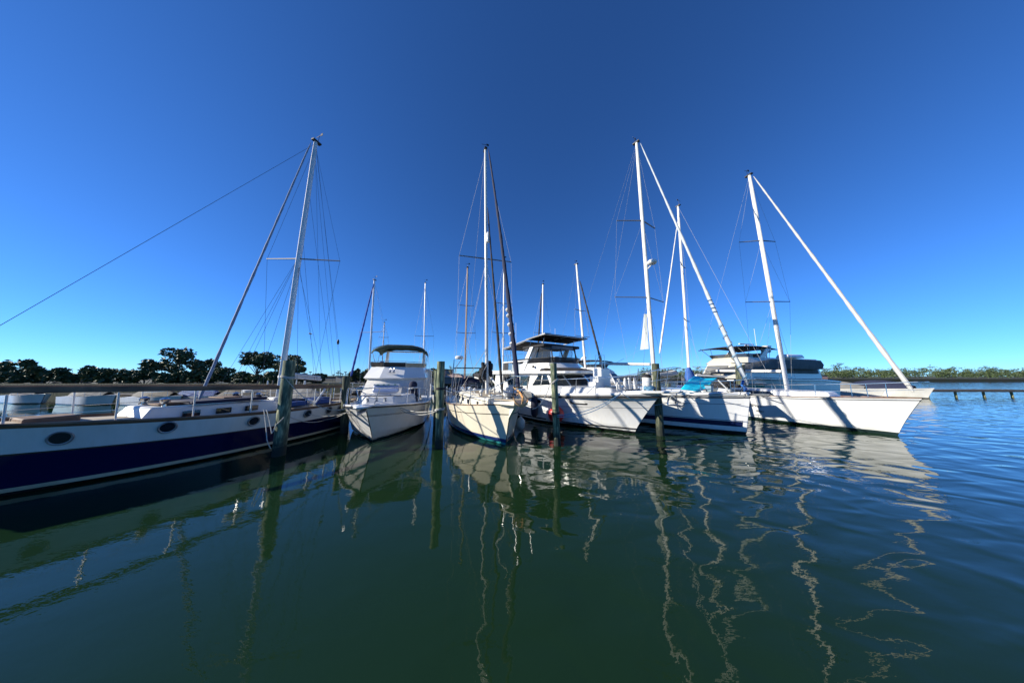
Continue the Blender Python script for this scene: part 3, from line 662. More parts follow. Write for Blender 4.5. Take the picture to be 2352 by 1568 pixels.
M().loft([[(1.25, 7.9, 3.5), (1.5, 7.9, 3.5), (1.5, 8.3, 3.5), (1.25, 8.3, 3.5)], [(1.35, 7.5, 4.85), (1.5, 7.5, 4.85), (1.5, 7.8, 4.85), (1.35, 7.8, 4.85)]]).build('arch_leg', gel, b1, bevel=.02)
M().box(-1.2, 1.45, 7.5, 7.8, 4.78, 4.86).build('arch_beam', gel, b1, bevel=.02)
tube('antenna', [(1.6, 7.5, 3.6), (1.9, 7.4, 5.0)], .014, gel, b1)
for dx in (-.1, .12): M().lathe([(.10, 0), (.05, .06), (.03, .2), (.03, .32)], (-.2+dx, 4.22, 3.18), 10, (.1, .3, 1)).build('horn', steel, b1)
# bow rail
h1.lifeline(b1, (.4, 1.6, 2.9, 4.2, 5.6), .80, tip=(.30, -2.0, 2.50), r=.018, rake=-.12, mid=False)
for sd in (-1, 1): tube('stanchion', [(sd*.27, -1.3, 1.8), (sd*.45, -1.35, 2.46)], .018, steel, b1)
M().box(.25, .32, 1.0, 1.07, 1.5, 1.62).build('cleat', galv, b1)
for x in (-.35, 0, .4): M().lathe([(.09, 0), (.06, .06), (.06, .14), (.09, .17)], (x, .1-.25*abs(x), 1.78), 8).build('cleat', galv, b1)
# things lying on its foredeck
o = M().loft([[(-.80, 2.75, 1.98), (.42, 2.75, 1.98), (.42, 3.05, 1.98), (-.80, 3.05, 1.98)], [(-.86, 2.65, 2.1), (.5, 2.65, 2.1), (.5, 3.1, 2.1), (-.86, 3.1, 2.1)], [(-.86, 2.85, 2.42), (.5, 2.85, 2.42), (.5, 3.15, 2.42), (-.86, 3.15, 2.42)]]).build('deck_box', mat('bluish white plastic', (.38, .44, .60), .35, var=.05), None, bevel=.07)
o.matrix_world = Matrix.Translation(b1.location) @ Matrix.Rotation(b1.rotation_euler.z, 4, 'Z')
tag(o, 'white box with a pale blue front on the foredeck of the flybridge boat', 'deck box')
l = M().box(-.86, .5, 2.83, 3.17, 2.425, 2.52).build('lid', gel, o, bevel=.02)
for x in (-.65, -.35, -.1, .25): M().box(x, x+.1, 2.805, 2.83, 2.45, 2.5).build('latch', greenp, l)
o = empty('outboard_motor', W(b1, (1.25, 3.3, 1.75)), b1.rotation_euler.z, 'dark covered outboard stowed upright by the right rail of the flybridge boat', 'outboard motor')
M().loft([[(.26*math.cos(a)+dx, .2*math.sin(a), z) for a in [i*math.pi/5 for i in range(10)]] for z, dx in ((-.2, .06), (.0, .05), (.35, 0), (.5, 0))]).build('cover', navycanv, o)
M().lathe([(.16, 0), (.24, .05), (.25, .2), (.17, .34), (.03, .38)], (-.02, 0, .53), 12).build('cowl', navycanv, o)
for x in (-.12, .12): tube('strap', [(x, -.215, -.15), (x*1.0, -.235, .45)], .014, canvw, o)
M().tube([(-.26, -.1, .44), (0, -.24, .5), (.24, -.12, .52)], .05, 6).build('tie', canvw, o)

# ================================================================== BOAT 2: cream sailboat
b2 = empty('sailboat', (-.265, 11.23, 0), R(20), 'cream sailboat in the middle with dark furled sails and an orange anchor on its bow', 'sailboat')
hm = hull_mat('cream sailboat hull', (.76, .71, .58), [('z', -2, .10, (.03, .25, .27)), ('z', .10, .26, (.012, .03, .13)), ('v', .735, .76, (.03, .025, .02))], .22, .10)
h2 = Hull(12.0, 2.0, 1.78, 1.78, 1.22, 1.25, .75, hm, b2, pd=2.6, pw=2.15, sm=.45, tr=.72, zc=(.12, .05), fl=1.0, ovp=1.3)
h2.deck(cream, b2, -.05)
h2.strip('toe_rail', teak, b2, .03, .03, y1=11)
M().loft([rg([(-.42, -.15), (.42, -.15), (.42, -.16), (-.42, -.16)], 1.9), rg([(-.42, -.15), (.42, -.15), (.42, -.16), (-.42, -.16)], 1.91)])
M().loft([[(-.62, .35, 1.74), (-.28, -1.75, 1.86), (.28, -1.75, 1.86), (.62, .35, 1.74)], [(-.64, .35, 1.80), (-.30, -1.8, 2.05), (.30, -1.8, 2.05), (.64, .35, 1.92)]]).build('bow_platform', cream, b2, bevel=.03)
M().prism([(-.30, -1.78, 2.05), (.30, -1.78, 2.05), (.6, .3, 1.925), (-.6, .3, 1.925)], (0, 0, .03)).build('platform_deck', teakdeck, b2, smooth=False)
M().prism([(-.05, -1.3, 1.84), (-.04, -.45, 1.2), (-.04, -.05, .9), (-.04, -.3, 1.72)], (.1, 0, 0)).build('bobstay_knee', cream, b2)
# cabin trunk
ca = [(-.65, .9), (.65, .9), (1.12, 3.0), (1.25, 7.6), (-1.25, 7.6), (-1.12, 3.0)]
M().loft([rg(ca, 1.2), rg([(x*.93, y+.12 if y < 2 else y) for x, y in ca], 1.86), rg([(x*.8, y+.2 if y < 2 else y) for x, y in ca], 1.94)]).build('cabin', cream, b2, bevel=.05)
M().box(-.75, .75, 1.6, 7.3, 1.93, 1.955).build('cabin_top', teakdeck, b2)
for y, l_ in ((1.9, .5), (3.1, .42), (4.6, .5), (5.8, .28), (6.8, .2)):
    for sd in (-1, 1):
        x = (1.12+.13*(y-3)/4.6) if y > 3 else (.65+.47*(y-.9)/2.1); x *= sd*.985
        M().box(x-.02, x+.02, y, y+l_, 1.48, 1.70).build('cabin_window', darkglass, b2, bevel=.008)
for y in (2.2, 3.9, 5.4):
    for x in (-.62, .55): M().lathe([(.05, 0), (.05, .14), (.10, .18), (.11, .26), (.02, .34)], (x, y, 1.94), 10).build('vent_cowl', gelw, b2)
tube('grab_rail', [(-.8, 1.9, 2.02), (-.92, 4.5, 2.04), (-.95, 7, 2.02)], .022, gelw, b2); tube('grab_rail', [(.8, 1.9, 2.02), (.92, 4.5, 2.04), (.95, 7, 2.02)], .022, gelw, b2)
f = M().box(-.3, .3, .95+.5, 2.05, 1.95, 2.0).build('hatch', gelw, b2, bevel=.02); M().box(-.23, .23, 1.52, 1.98, 2.0, 2.008).build('pane', darkglass, f)
# spray hood
rows = []; cols = [-1, -.8, -.45, 0, .45, .8, 1]
def hood(u, k): return (k*1.32*(1-.10*u), 6.3+.75*u+.3*abs(k)**2, 1.55+1.05*math.sin(min(u, 1)*1.35)*(1-.10*abs(k)**3)+(.30*(1-abs(k)**2.2))*u)
g = M().grid([[hood(.62+.38*i/4, -1+2*j/16) for j in range(17)] for i in range(5)]+[[(hood(1, -1+2*j/16)[0], 7.6, hood(1, -1+2*j/16)[2]-.0) for j in range(17)], [(hood(1, -1+2*j/16)[0], 8.2, hood(1, -1+2*j/16)[2]-.08) for j in range(17)]])
g.build('spray_hood', navycanv, b2)
for a, b in ((-.97, -.52), (-.46, .0), (.06, .5), (.56, .97)):
    M().grid([[hood(.62*i/3+.0, a+(b-a)*j/4) for j in range(5)] for i in range(4)]).build('hood_window', clearvinyl, b2)
for k in (-1, -.49, .03, .53, 1): M().tube([Vector(hood(i/4*.7, k))+Vector((0, -.012, .005)) for i in range(5)], .045, 6).build('hood_seam', navycanv, b2)
M().box(-1.25, 1.25, 6.9, 8.8, 3.05, 3.09).build('sunshade', blackcanv, b2, bevel=.015)
M().box(-1.2, 1.2, 8.2, 9.4, 3.55, 3.60).build('solar_panel', solar, b2)
for x in (-1.15, 1.15):
    tube('arch_pole', [(x*1.15, 9.2, 1.3), (x, 8.8, 3.56)], .025, steel, b2); tube('sunshade_frame', [(x*1.1, 8.0, 1.5), (x*1.05, 7.2, 3.06)], .018, steel, b2)
tube('radar_pole', [(-1.25, 9.6, 1.3), (-1.2, 9.5, 4.28)], .035, bluepl, b2, n=8); tube('radar_brace', [(-1.2, 9.0, 3.5), (-.6, 9.2, 4.3)], .025, steel, b2)
M().lathe([(0, 0), (.28, .01), (.32, .08), (.32, .18), (.26, .25), (0, .28)], (-.86, 9.0, 4.27), 20).build('radar_dome', gel, b2)
tube('antenna', [(1.1, 9.3, 1.5), (1.1, 9.3, 4.5)], .014, gel, b2)
for sd in (-1, 1):
    for y in (9.4, 10.3, 11.2): x, z = h2.edge(y); tube('stanchion', [(sd*(x-.08), y, z), (sd*(x-.08), y, z+.9)], .018, steel, b2)
    for y in (8.0, 8.9): M().box(sd*1.55-.05, sd*1.55+.05, y, y+.1, 1.4, 2.1).build('horseshoe_buoy', gel, b2, bevel=.04)
# rig
on, tp = rig(b2, (0, 3.45, 1.94), (-.35, 3.35, 17.6), .115, whitemast, [(10.12, 1.62, .12, -6, -.02)], (1.75, .25, 1.3), stern=(0, 12, 1.4), stem=None,
    furl=[((.0, -1.5, 2.45), (-.24, 3.0, 17.35), .125, .05, navycanv, -.25), ((-.02, .5, 2.2), (-.2, 3.15, 13.4), .085, .04, blackcanv)], oval=.85)
M().lathe([(.16, -.1), (.19, -.08), (.12, -.02), (.12, .08), (.19, .12), (.2, .16)], (0, -1.52, 2.42), 14).build('furling_drum', steel, b2)
dirv = (Vector((-.24, 3.0, 17.35))-Vector((0, -1.5, 2.45))).normalized()
for k in (1.9, 2.35, 2.8, 3.25, 3.55): M().tube([Vector((0, -1.54, 2.45))+dirv*(k+j*.045) for j in (0, 1, 2, 3)], [.10, .148, .148, .10], 10).build('sail_tie', canvw, b2)
M().lathe([(.10, 0), (.13, .1), (.13, .5), (.09, .62)], (-.13, 3.15, 11.1), 12).build('radar_reflector', gel, b2)
g = M()
for dx, dy, z0, z1, r_ in ((-.25, -.1, 2.75, 3.75, .17), (.2, .1, 2.95, 3.85, .16), (-.05, .35, 2.7, 3.6, .2), (-.33, .2, 2.6, 3.4, .12)):
    n = 12; g.tube([(dx+.04*math.sin(i), 3.45+dy, z0+(z1-z0)*i/n) for i in range(n+1)], [r_*(.5+.5*math.sin(math.pi*min(1, (i+1)/n*.9)))*(1+.15*math.sin(i*2.3)) for i in range(n+1)], 9)
g.build('bundled_sail', blackcanv, b2)
M().tube([(-.1, 3.1, 3.6), (-.34, 3.05, 3.2), (-.42, 3.05, 2.85), (-.25, 3.05, 2.6), (0, 3.2, 2.7)], .02, 5).build('coiled_line', ropew, b2)
M().tube([(.0, 3.6, 2.75), (0, 7.5, 2.9)], .09, 10).build('boom', alu, b2); M().tube([(0, 3.9, 2.95), (0, 7.3, 3.05)], [.2, .12], 9).build('sail_cover', blackcanv, b2)
M().tube([(.15, 3.1, 2.85), (.28, .9, 2.02)], .055, 8).build('whisker_pole', gelw, b2)
h2.lifeline(b2, (.3, 1.6, 3.2, 4.9, 6.6, 8.2), .72, tip=(.28, -1.95, 2.98), r=.017, rake=.02)
for sd in (-1, 1): tube('stanchion', [(sd*.27, -1.6, 2.06), (sd*.28, -1.9, 2.96)], .017, steel, b2); tube('stanchion', [(sd*.4, -.7, 2.0), (sd*.42, -.9, 2.86)], .017, steel, b2)
# anchors
g = M()
g.tube([(-.10, -1.25, 2.52), (-.06, -1.75, 2.40), (-.02, -2.02, 2.18), (-.03, -1.98, 1.95)], [.03, .038, .042, .04], 6)
g.tube([(-.38, -1.95, 2.2), (-.30, -1.98, 2.02), (-.17, -2.0, 1.92), (-.04, -2.02, 1.88), (.07, -2.0, 1.92), (.17, -1.98, 2.02), (.22, -1.95, 2.12)], [.012, .035, .045, .05, .045, .035, .012], 6)
g.build('orange_anchor', orange, b2)
g = M().tube([(.15, -1.2, 2.22), (.18, -1.8, 2.26)], .035, 6)
g.loft([[(.08, -1.6, 2.40), (.30, -1.6, 2.36), (.26, -1.65, 2.14), (.12, -1.65, 2.15)], [(.06, -1.95, 2.45), (.36, -1.95, 2.38), (.30, -1.95, 2.12), (.14, -1.95, 2.14)], [(.20, -2.3, 2.36), (.30, -2.3, 2.34), (.28, -2.3, 2.22), (.22, -2.3, 2.22)]])
g.build('grey_anchor', galv, b2, bevel=.01)
M().tube([(.15, -.9, 2.2), (.2, -1.25, 2.34), (.32, -1.6, 2.3), (.36, -1.75, 2.12)], .028, 6).build('anchor_chain', mat('rusty chain', (.42, .24, .15), .8, var=.4, vscale=20), b2)
M().lathe([(.12, 0), (.1, .1), (.16, .14), (.16, .26), (.05, .3)], (0, -.3, 1.96), 12).build('windlass', galv, b2)
for sd, y in ((-1, .7), (1, .7), (-1, 6.5)): x, z = h2.edge(y); M().box(sd*(x-.25), sd*(x-.15), y, y+.25, z, z+.07).build('cleat', galv, b2)
text('33', .12, greenp, b2, facing((-h2.side(.25, 1.6)-.012, .25, 1.6), (-1, -.75, .1)), 'registration_sticker')
def fender(p, r_, L_, m, label, name='fender', tilt=(0, 0, 1)):
    o = M().lathe([(.02, -L_/2-.05), (r_*.5, -L_/2), (r_*.9, -L_/2+r_*.5), (r_, 0 if L_ < .7 else -L_*.2), (r_, L_*.2), (r_*.75, L_/2-r_*.4), (r_*.3, L_/2), (.03, L_/2+.06)], (0, 0, 0), 16, tilt).build(name, m, None)
    o.location = p; tag(o, label, 'fender'); M().tube([(0, 0, L_/2), (0.0, .05, L_/2+.75)], .012, 5).build('fender_line', ropew, o); return o
fender(W(b2, (1.63, 2.3, .42)), .23, .62, mat('dirty white fender', (.50, .48, .43), .6, var=.25), 'grubby white fender hanging off the right side of the cream sailboat')
# ================================================================== BOAT 3: big white trawler yacht with solar roof
b3 = empty('motor_yacht', (6.42, 13.46, 0), R(33), 'large white motor yacht with a solar panel roof over its clear walled flybridge', 'motor yacht')
hm = hull_mat('white yacht hull', (.79, .79, .78), [('z', -2, .10, (.012, .012, .014)), ('z', .10, .17, (.60, .60, .57)), ('z', .18, .27, (.03, .03, .04)), ('v', .60, .612, (.10, .10, .12)), ('v', .955, .985, (.02, .02, .022))], .18, .07)
h3 = Hull(14.5, 2.3, 2.12, 2.04, 1.62, 1.5, 1.45, hm, b3, pd=3.3, pw=2.0, sm=.45, tr=.93, zc=(.35, .06), fl=2.3, ovp=1.15)
h3.deck(gelw, b3, .10)
h3.strip('rub_rail', rubber, b3, -.10, .03); h3.strip('bulwark_cap', gel, b3, .08, .075, dx=-.06, n=8)
M().loft([[(-.62, .2, 2.04), (-.40, -1.9, 2.16), (-.2, -2.35, 2.2), (.2, -2.35, 2.2), (.40, -1.9, 2.16), (.62, .2, 2.04)], [(-.68, .2, 2.18), (-.46, -1.95, 2.28), (-.2, -2.45, 2.30), (.2, -2.45, 2.30), (.46, -1.95, 2.28), (.68, .2, 2.18)]]).build('bow_platform', gel, b3, bevel=.03)
g = M().tube([(0, -1.1, 2.12), (0, -1.9, 1.95), (0, -2.45, 1.72)], [.05, .05, .04], 6)
g.loft([[(-.30, -1.9, 1.62), (.30, -1.9, 1.62), (0, -2.45, 1.60)], [(-.3, -1.9, 1.66), (.3, -1.9, 1.66), (0, -2.5, 1.64)]])
g.build('anchor', galv, b3)
tube('anchor_hoop', circ((0, -1.95, 1.66), .38, 18, 'y', 0, 180), .032, steel, b3)
# house
hb = [(-1.78, 4.1), (-.95, 3.4), (.95, 3.4), (1.78, 4.1), (1.80, 11.8), (-1.80, 11.8)]
hw = [(-1.80, 3.75), (-1.0, 3.05), (1.0, 3.05), (1.80, 3.75), (1.82, 11.9), (-1.82, 11.9)]
ht = [(-1.72, 4.75), (-.9, 4.3), (.9, 4.3), (1.72, 4.75), (1.74, 11.8), (-1.74, 11.8)]
M().loft([rg(hw, 1.7), rg(hb, 2.30), rg(ht, 3.12)]).build('house', gel, b3, smooth=False)
M().loft([rg([(-.7, .6), (.7, .6), (1.35, 2.0), (1.6, 3.8), (-1.6, 3.8), (-1.35, 2.0)], 1.9), rg([(-.55, .9), (.55, .9), (1.15, 2.1), (1.4, 3.8), (-1.4, 3.8), (-1.15, 2.1)], 2.32)]).build('cabin_trunk', gelw, b3, bevel=.08)
def pane(name, a, b, c, d, m=darkglass, off=None, parent=None):
    a, b, c, d = map(Vector, (a, b, c, d)); n = (b-a).cross(d-a).normalized()*(.012)
    if off: n = Vector(off)
    return M().prism([a+n, b+n, c+n, d+n], n*1.2).build(name, m, parent or b3, smooth=False)
def seg(p0, p1, q0, q1, a, b, lo, hi):
    p0, p1, q0, q1 = map(Vector, (p0, p1, q0, q1))
    f = lambda u, v: p0.lerp(p1, u).lerp(q0.lerp(q1, u), v)
    return f(a, lo), f(b, lo), f(b, hi), f(a, hi)
B_ = [Vector((x, y, 2.30)) for x, y in hb]; T_ = [Vector((x, y, 3.12)) for x, y in ht]
for i, a, b in ((0, .06, .95), (1, .03, .97), (2, .05, .94)):
    q = seg(B_[i], B_[i+1], T_[i], T_[i+1], a, b, .08, .86)
    nrm = Vector(((q[0].x+q[1].x)/2*.8, -.9, .5)).normalized()*.02
    pane('windscreen', *q, darkglass, nrm)
tl = lambda y, z, sd=-1: Vector((sd*(1.79-.07*(z-2.3)/.82), y, z))
for sd in (-1, 1):
    for pts in ([(4.5, 2.42), (6.35, 2.30), (5.75, 3.02), (4.85, 3.02)], [(6.9, 2.25), (7.9, 2.25), (7.9, 2.95), (6.7, 2.95)], [(8.3, 2.25), (9.6, 2.25), (9.6, 2.95), (8.3, 2.95)]):
        w_ = M().prism([tl(y, z, sd)+Vector((sd*.012, 0, 0)) for y, z in pts], (sd*.015, 0, 0)).build('side_window', darkglass if pts[0][0] < 5 else tealglass, b3, smooth=False)
        if pts[0][0] < 5: M().prism([tl(y, z, sd)+Vector((sd*.03, 0, 0)) for y, z in ((5.35, 2.37), (5.42, 2.37), (5.3, 3.0), (5.23, 3.0))], (sd*.01, 0, 0)).build('window_bar', gel, w_, smooth=False)
# overhanging brow and flybridge
br = [(-2.0, 4.6), (-1.55, 3.35), (-.8, 2.75), (.8, 2.75), (1.55, 3.35), (2.0, 4.6), (2.0, 12.6), (-2.0, 12.6)]
M().loft([rg([(x*.97, y+.12) for x, y in br], 3.10), rg(br, 3.15), rg(br, 3.27), rg([(x*.97, y+.08) for x, y in br], 3.30)]).build('brow', gel, b3, ang=30)
M().loft([rg([(x*.985, y+.06) for x, y in br[:6]+[(1.7, 6.4), (-1.7, 6.4)]], 3.30), rg([(-1.75, 5.2), (-1.2, 4.4), (-.6, 4.1), (.6, 4.1), (1.2, 4.4), (1.75, 5.2), (1.75, 6.4), (-1.75, 6.4)], 3.52)]).build('brow_step', darkcloth, b3, smooth=False)
cr = [(-1.86, 8.9), (-1.82, 6.2), (-1.45, 5.0), (-.75, 4.55), (.75, 4.55), (1.45, 5.0), (1.82, 6.2), (1.86, 8.9)]
cb = [(-1.9, 8.9), (-1.9, 5.9), (-1.6, 4.6), (-.8, 4.05), (.8, 4.05), (1.6, 4.6), (1.9, 5.9), (1.9, 8.9)]
M().grid([rg(cb, 3.28), rg([((a[0]+b[0])/2, (a[1]+b[1])/2) for a, b in zip(cb, cr)], 3.55), rg(cr, 3.86)], flip=True).grid([rg(cr, 3.86), rg([(x*.95, y+.07) for x, y in cr], 3.86), rg([(x*.95, y+.07) for x, y in cr], 3.35)], flip=True).build('coaming', gel, b3, ang=35)
wsx = [(x*1.0, y-.02) for x, y in cr[:7]]+[(1.84, 7.4)]
M().grid([rg(cr, 3.87), rg([(x*1.06, y-.16) for x, y in cr], 4.20)], flip=True).build('venturi_screen', smokevinyl, b3)
tube('screen_rail', rg([(x*1.06, y-.16) for x, y in cr], 4.21), .02, blackp, b3)
# aft upper deck
M().box(-2.0, 2.0, 8.9, 13.4, 3.30, 3.42).build('aft_deck_edge', gel, b3, bevel=.03)
M().loft([[(-2.02, 6.6, 4.02), (2.02, 6.6, 4.02), (2.02, 10.2, 4.02), (-2.02, 10.2, 4.02)], [(-2.02, 6.6, 4.12), (2.02, 6.6, 4.12), (2.02, 10.2, 4.12), (-2.02, 10.2, 4.12)]]).build('aft_roof', gel, b3, bevel=.03)
for sd in (-1, 1):
    M().loft([[(sd*1.95, 7.2, 3.3), (sd*1.80, 7.2, 3.3), (sd*1.80, 7.75, 3.3), (sd*1.95, 7.75, 3.3)][::sd or 1], [(sd*1.86, 6.15, 5.05), (sd*1.72, 6.15, 5.05), (sd*1.72, 6.55, 5.05), (sd*1.86, 6.55, 5.05)][::sd or 1]]).build('arch_leg', gel, b3, bevel=.02)
    M().grid([[(sd*1.96, 7.7, 2.6), (sd*1.96, 8.9, 2.6), (sd*1.96, 10.1, 2.6)], [(sd*1.96, 7.7, 3.98), (sd*1.96, 8.9, 3.98), (sd*1.96, 10.1, 3.98)]]).build('side_curtain', clearvinyl, b3)
    M().grid([[(sd*(1.97+.03*math.sin(i*2.2)), 9.3+.12*i, z) for i in range(8)] for z in (2.55, 4.0)]).build('curtain', darkcloth, b3)
    for y in (9.0, 10.1): tube('post', [(sd*1.97, y, 2.2), (sd*1.97, y, 5.1)], .025, steel, b3)
    tube('deck_rail', [(sd*2.0, 7.2, 4.62), (sd*2.0, 10.2, 4.62)], .018, steel, b3)
    for y in (8.2, 9.3): tube('stanchion', [(sd*2.0, y, 4.1), (sd*2.0, y, 4.62)], .014, steel, b3)
    M().grid([[(sd*1.86, 5.9, 4.2), (sd*1.8, 7.5, 4.2)], [(sd*1.72, 5.7, 5.0), (sd*1.74, 7.2, 5.05)]]).build('clear_curtain', clearvinyl, b3)
    tube('curtain_zip', [(sd*1.85, 6.1, 4.25), (sd*1.8, 5.85, 4.7), (sd*1.75, 6.0, 5.0)], .012, blackp, b3); tube('curtain_zip', [(sd*1.85, 6.3, 4.25), (sd*1.82, 6.75, 4.6), (sd*1.76, 6.75, 5.0)], .012, blackp, b3)
# flybridge enclosure front: valance, posts, clear panels
fr = [(-1.74, 5.55), (-.9, 4.95), (.9, 4.95), (1.74, 5.55)]
M().grid([rg([(x, y) for x, y in fr], 5.05), rg(fr, 4.82)]).build('rolled_curtain', mat('grey rolled vinyl', (.16, .15, .155), .6, var=.2), b3)
for sd in (-1, 1): M().grid([[(sd*1.9, 5.6, 4.2), (sd*1.2, 4.7, 4.2)], [(sd*1.74, 5.6, 4.82), (sd*1.15, 5.1, 4.82)]]).build('clear_curtain', clearvinyl, b3)
for p, q in (((-1.2, 4.8, 3.9), (-1.12, 5.05, 5.0)), ((1.2, 4.8, 3.9), (1.12, 5.05, 5.0)), ((-.35, 4.6, 3.9), (-.35, 4.95, 4.85)), ((1.6, 5.3, 3.9), (1.6, 5.4, 5.0))): tube('frame_post', [p, q], .045, blackp, b3)
M().box(-1.78, 1.78, 5.05, 7.6, 4.98, 5.18).build('soft_top', blackcanv, b3, bevel=.06)
M().grid([[(-1.0+2.0*j/6, 7.5, z) for j in range(7)] for z in (4.0, 4.55, 4.98)]).build('rear_curtain', smokevinyl, b3)
M().box(-.6, -.1, 5.3, 5.7, 3.9, 4.35).build('console', gel, b3, bevel=.05); M().box(-.9, .9, 6.6, 7.1, 3.35, 4.1).build('seat', darkcloth, b3, bevel=.08)
# solar roof: panels on an aluminium frame, inner bars blackened as painted shade
def slab(x0, x1, y0, y1, z0, z1, t, name, m):
    return M().loft([[(x0, y0, z0), (x1, y0, z0), (x1, y1, z1), (x0, y1, z1)], [(x0, y0, z0+t), (x1, y0, z0+t), (x1, y1, z1+t), (x0, y1, z1+t)]]).build(name, m, b3, smooth=False)
for x0, x1 in ((-2.1, -.04), (.04, 2.1)):
    slab(x0, x1, 4.55, 6.6, 5.74, 5.62, .045, 'solar_panel', solar); 
for x0, x1 in ((-2.0, -.04), (.04, 2.0)): slab(x0, x1, 7.0, 10.0, 5.50, 5.18, .045, 'solar_panel', solar)
def bar(a, b, w=.04, m=None): M().tube([a, b], w, 4).build('roof_frame', m or alu, b3, smooth=False)
for z0, y in ((5.72, 4.56), (5.66, 5.25), (5.62, 5.95), (5.6, 6.6)): bar((-2.1, y, z0), (2.1, y, z0), .035, alu if y < 5 else blackp)  # bars behind the front edge coloured black for the shade beneath the panels
for x in (-2.1, -.02, 2.1): bar((x, 4.55, 5.73), (x, 6.65, 5.61), .035)
for z0, y in ((5.49, 7.0), (5.38, 8.0), (5.28, 9.0), (5.17, 10.0)): bar((-2, y, z0), (2, y, z0), .03, alu if y < 8 else blackp)  # rear panels likewise: underside shade put into the bar colour
for x in (-2.0, 0, 2.0): bar((x, 7.0, 5.49), (x, 10, 5.17), .03)
bar((-2.08, 4.56, 5.78), (-2.04, 10.0, 5.24), .04); bar((2.08, 4.56, 5.78), (2.04, 10.0, 5.24), .04)
for x in (-1.5, 1.5):
    for y in (5.5, 7.0): tube('roof_bracket', [(x, y, 5.14), (x, y-.15, 5.62)], .022, steel, b3)
tube('antenna', [(-1.95, 8.2, 5.35), (-1.95, 8.2, 7.15)], .016, gel, b3); tube('antenna', [(1.95, 7.9, 5.4), (1.95, 7.9, 7.05)], .014, gel, b3)
tube('handrail', [(-1.92, 4.9, 3.42), (-1.96, 7.2, 3.42)], .012, steel, b3)
M().lathe([(.05, 0), (.09, .04), (.09, .12), (.03, .16)], (-1.9, 6.0, 3.62), 10, (-1, 0, 0)).build('side_light', blackp, b3)
M().lathe([(.06, 0), (.03, .1), (.03, .45)], (-1.7, 4.6, 3.68), 8, (-.3, -1, .0)).build('horn', galv, b3)
M().lathe([(.0, 0), (.07, .03), (.07, .1), (0, .14)], (-1.75, 8.1, 3.86), 10, (-1, -.3, 0)).build('deck_light', gel, b3)
# hull openings
for y0, y1 in ((4.98, 5.5), (8.0, 8.5)):
    hullpanel(h3, 'port_light', darkglass, b3, y0, y1, 1.22, 1.44)
    hullpanel(h3, 'port_light', darkglass, b3, y0, y1, 1.22, 1.44, 1)
v = hullpanel(h3, 'hull_vent', blackp, b3, 1.75, 2.75, 1.36, 1.62, corner=.35)
for z in (1.44, 1.52): hullpanel(h3, 'vent_slat', gel, v, 1.85, 2.65, z, z+.03, off=.06, corner=.1)
# stair box and deck gear on the foredeck
M().loft([[(-.62, 1.9, 2.3), (-.62, 2.5, 2.3), (.62, 2.5, 2.3), (.62, 1.9, 2.3)], [(-.58, 1.95, 3.38), (-.58, 2.45, 3.38), (.56, 2.45, 3.38), (.56, 1.95, 3.38)]])
g = M()
for i, (w0, z) in enumerate(((-.95, 2.62), (-.72, 2.95), (-.42, 3.40))):
    g.box(w0, .42-.02*i, 1.55+.002*i, 2.15-.003*i, 2.25, z)
g.build('boarding_steps', gel, b3, bevel=.02)
tube('step_rail', [(-.95, 1.6, 2.6), (-.95, 1.6, 3.45), (-.45, 1.6, 4.2), (.0, 1.6, 4.22), (0, 1.6, 3.4)], .016, steel, b3)
tube('step_rail', [(.35, 2.05, 3.4), (.35, 2.05, 4.2), (-.25, 2.05, 4.22), (-.25, 2.05, 3.4)], .016, steel, b3)
f = M().loft([rg([(-.45, .9), (.35, .9), (.35, 1.45), (-.45, 1.45)], 2.33), rg([(-.35, 1.0), (.25, 1.0), (.25, 1.38), (-.35, 1.38)], 2.40)]).build('hatch', tealglass, b3)
h3.lifeline(b3, (.2, 1.2, 2.3, 3.6, 5.0, 6.5, 8.2), .98, tip=(.40, -2.25, 3.36), r=.019, rake=.16)
for sd in (-1, 1):
    for y in (-.6, -1.5): tube('stanchion', [(sd*(.55 if y > -1 else .47), y, 2.25), (sd*(.6 if y > -1 else .48), y-.2, 3.34)], .019, steel, b3)
tube('boat_pole', [(-.75, .25, 2.2), (-.5, .9, 3.1)], .035, gelw, b3)
# loose things standing on the trawler's foredeck
def deckthing(name, label, cat, p, build, group=None):
    o = empty(name, W(b3, p), b3.rotation_euler.z, label, cat, group); build(o); return o
for i, (x, y) in enumerate(((-.28, .55), (.0, .35), (.2, .25), (.45, .05))):
    def bl(o, i=i):
        M().loft([[(-.13, -.1, 0), (.13, -.1, 0), (.16, .1, 0), (-.16, .1, 0)], [(-.12, -.09, .3), (.12, -.09, .3), (.13, .09, .3), (-.13, .09, .3)], [(-.06, -.05, .55), (.06, -.05, .55), (.06, .05, .55), (-.06, .05, .55)]]).build('cover', canvw, o, bevel=.03)
        M().lathe([(.06, 0), (.07, .05), (.03, .1)], (0, 0, .54), 10).build('knob', gelw, o)
    deckthing('covered_post', ('covered winch leftmost of the four white hooded shapes on the trawler foredeck', 'covered winch second from the left of the four white hooded shapes on the trawler foredeck', 'covered winch third from the left of the four white hooded shapes on the trawler foredeck', 'tallest hooded winch at the right of the four on the trawler foredeck')[i], 'winch cover', (x, y, 2.2+.02*i), bl, 'white hooded covers on the trawler foredeck')
def bb(o):
    M().lathe([(.2, 0), (.22, .03), (.22, .62), (.2, .66)], (0, 0, 0), 18).build('drum', gelw, o); M().lathe([(.2, .0), (.24, .03), (.2, .14), (.05, .2)], (0, 0, .64), 14).build('cover', blackcanv, o)
deckthing('deck_drum', 'white ribbed drum with a black cover beside the dark wet piling', 'drum', (.55, -.55, 2.25), bb)
g = M(); q = []
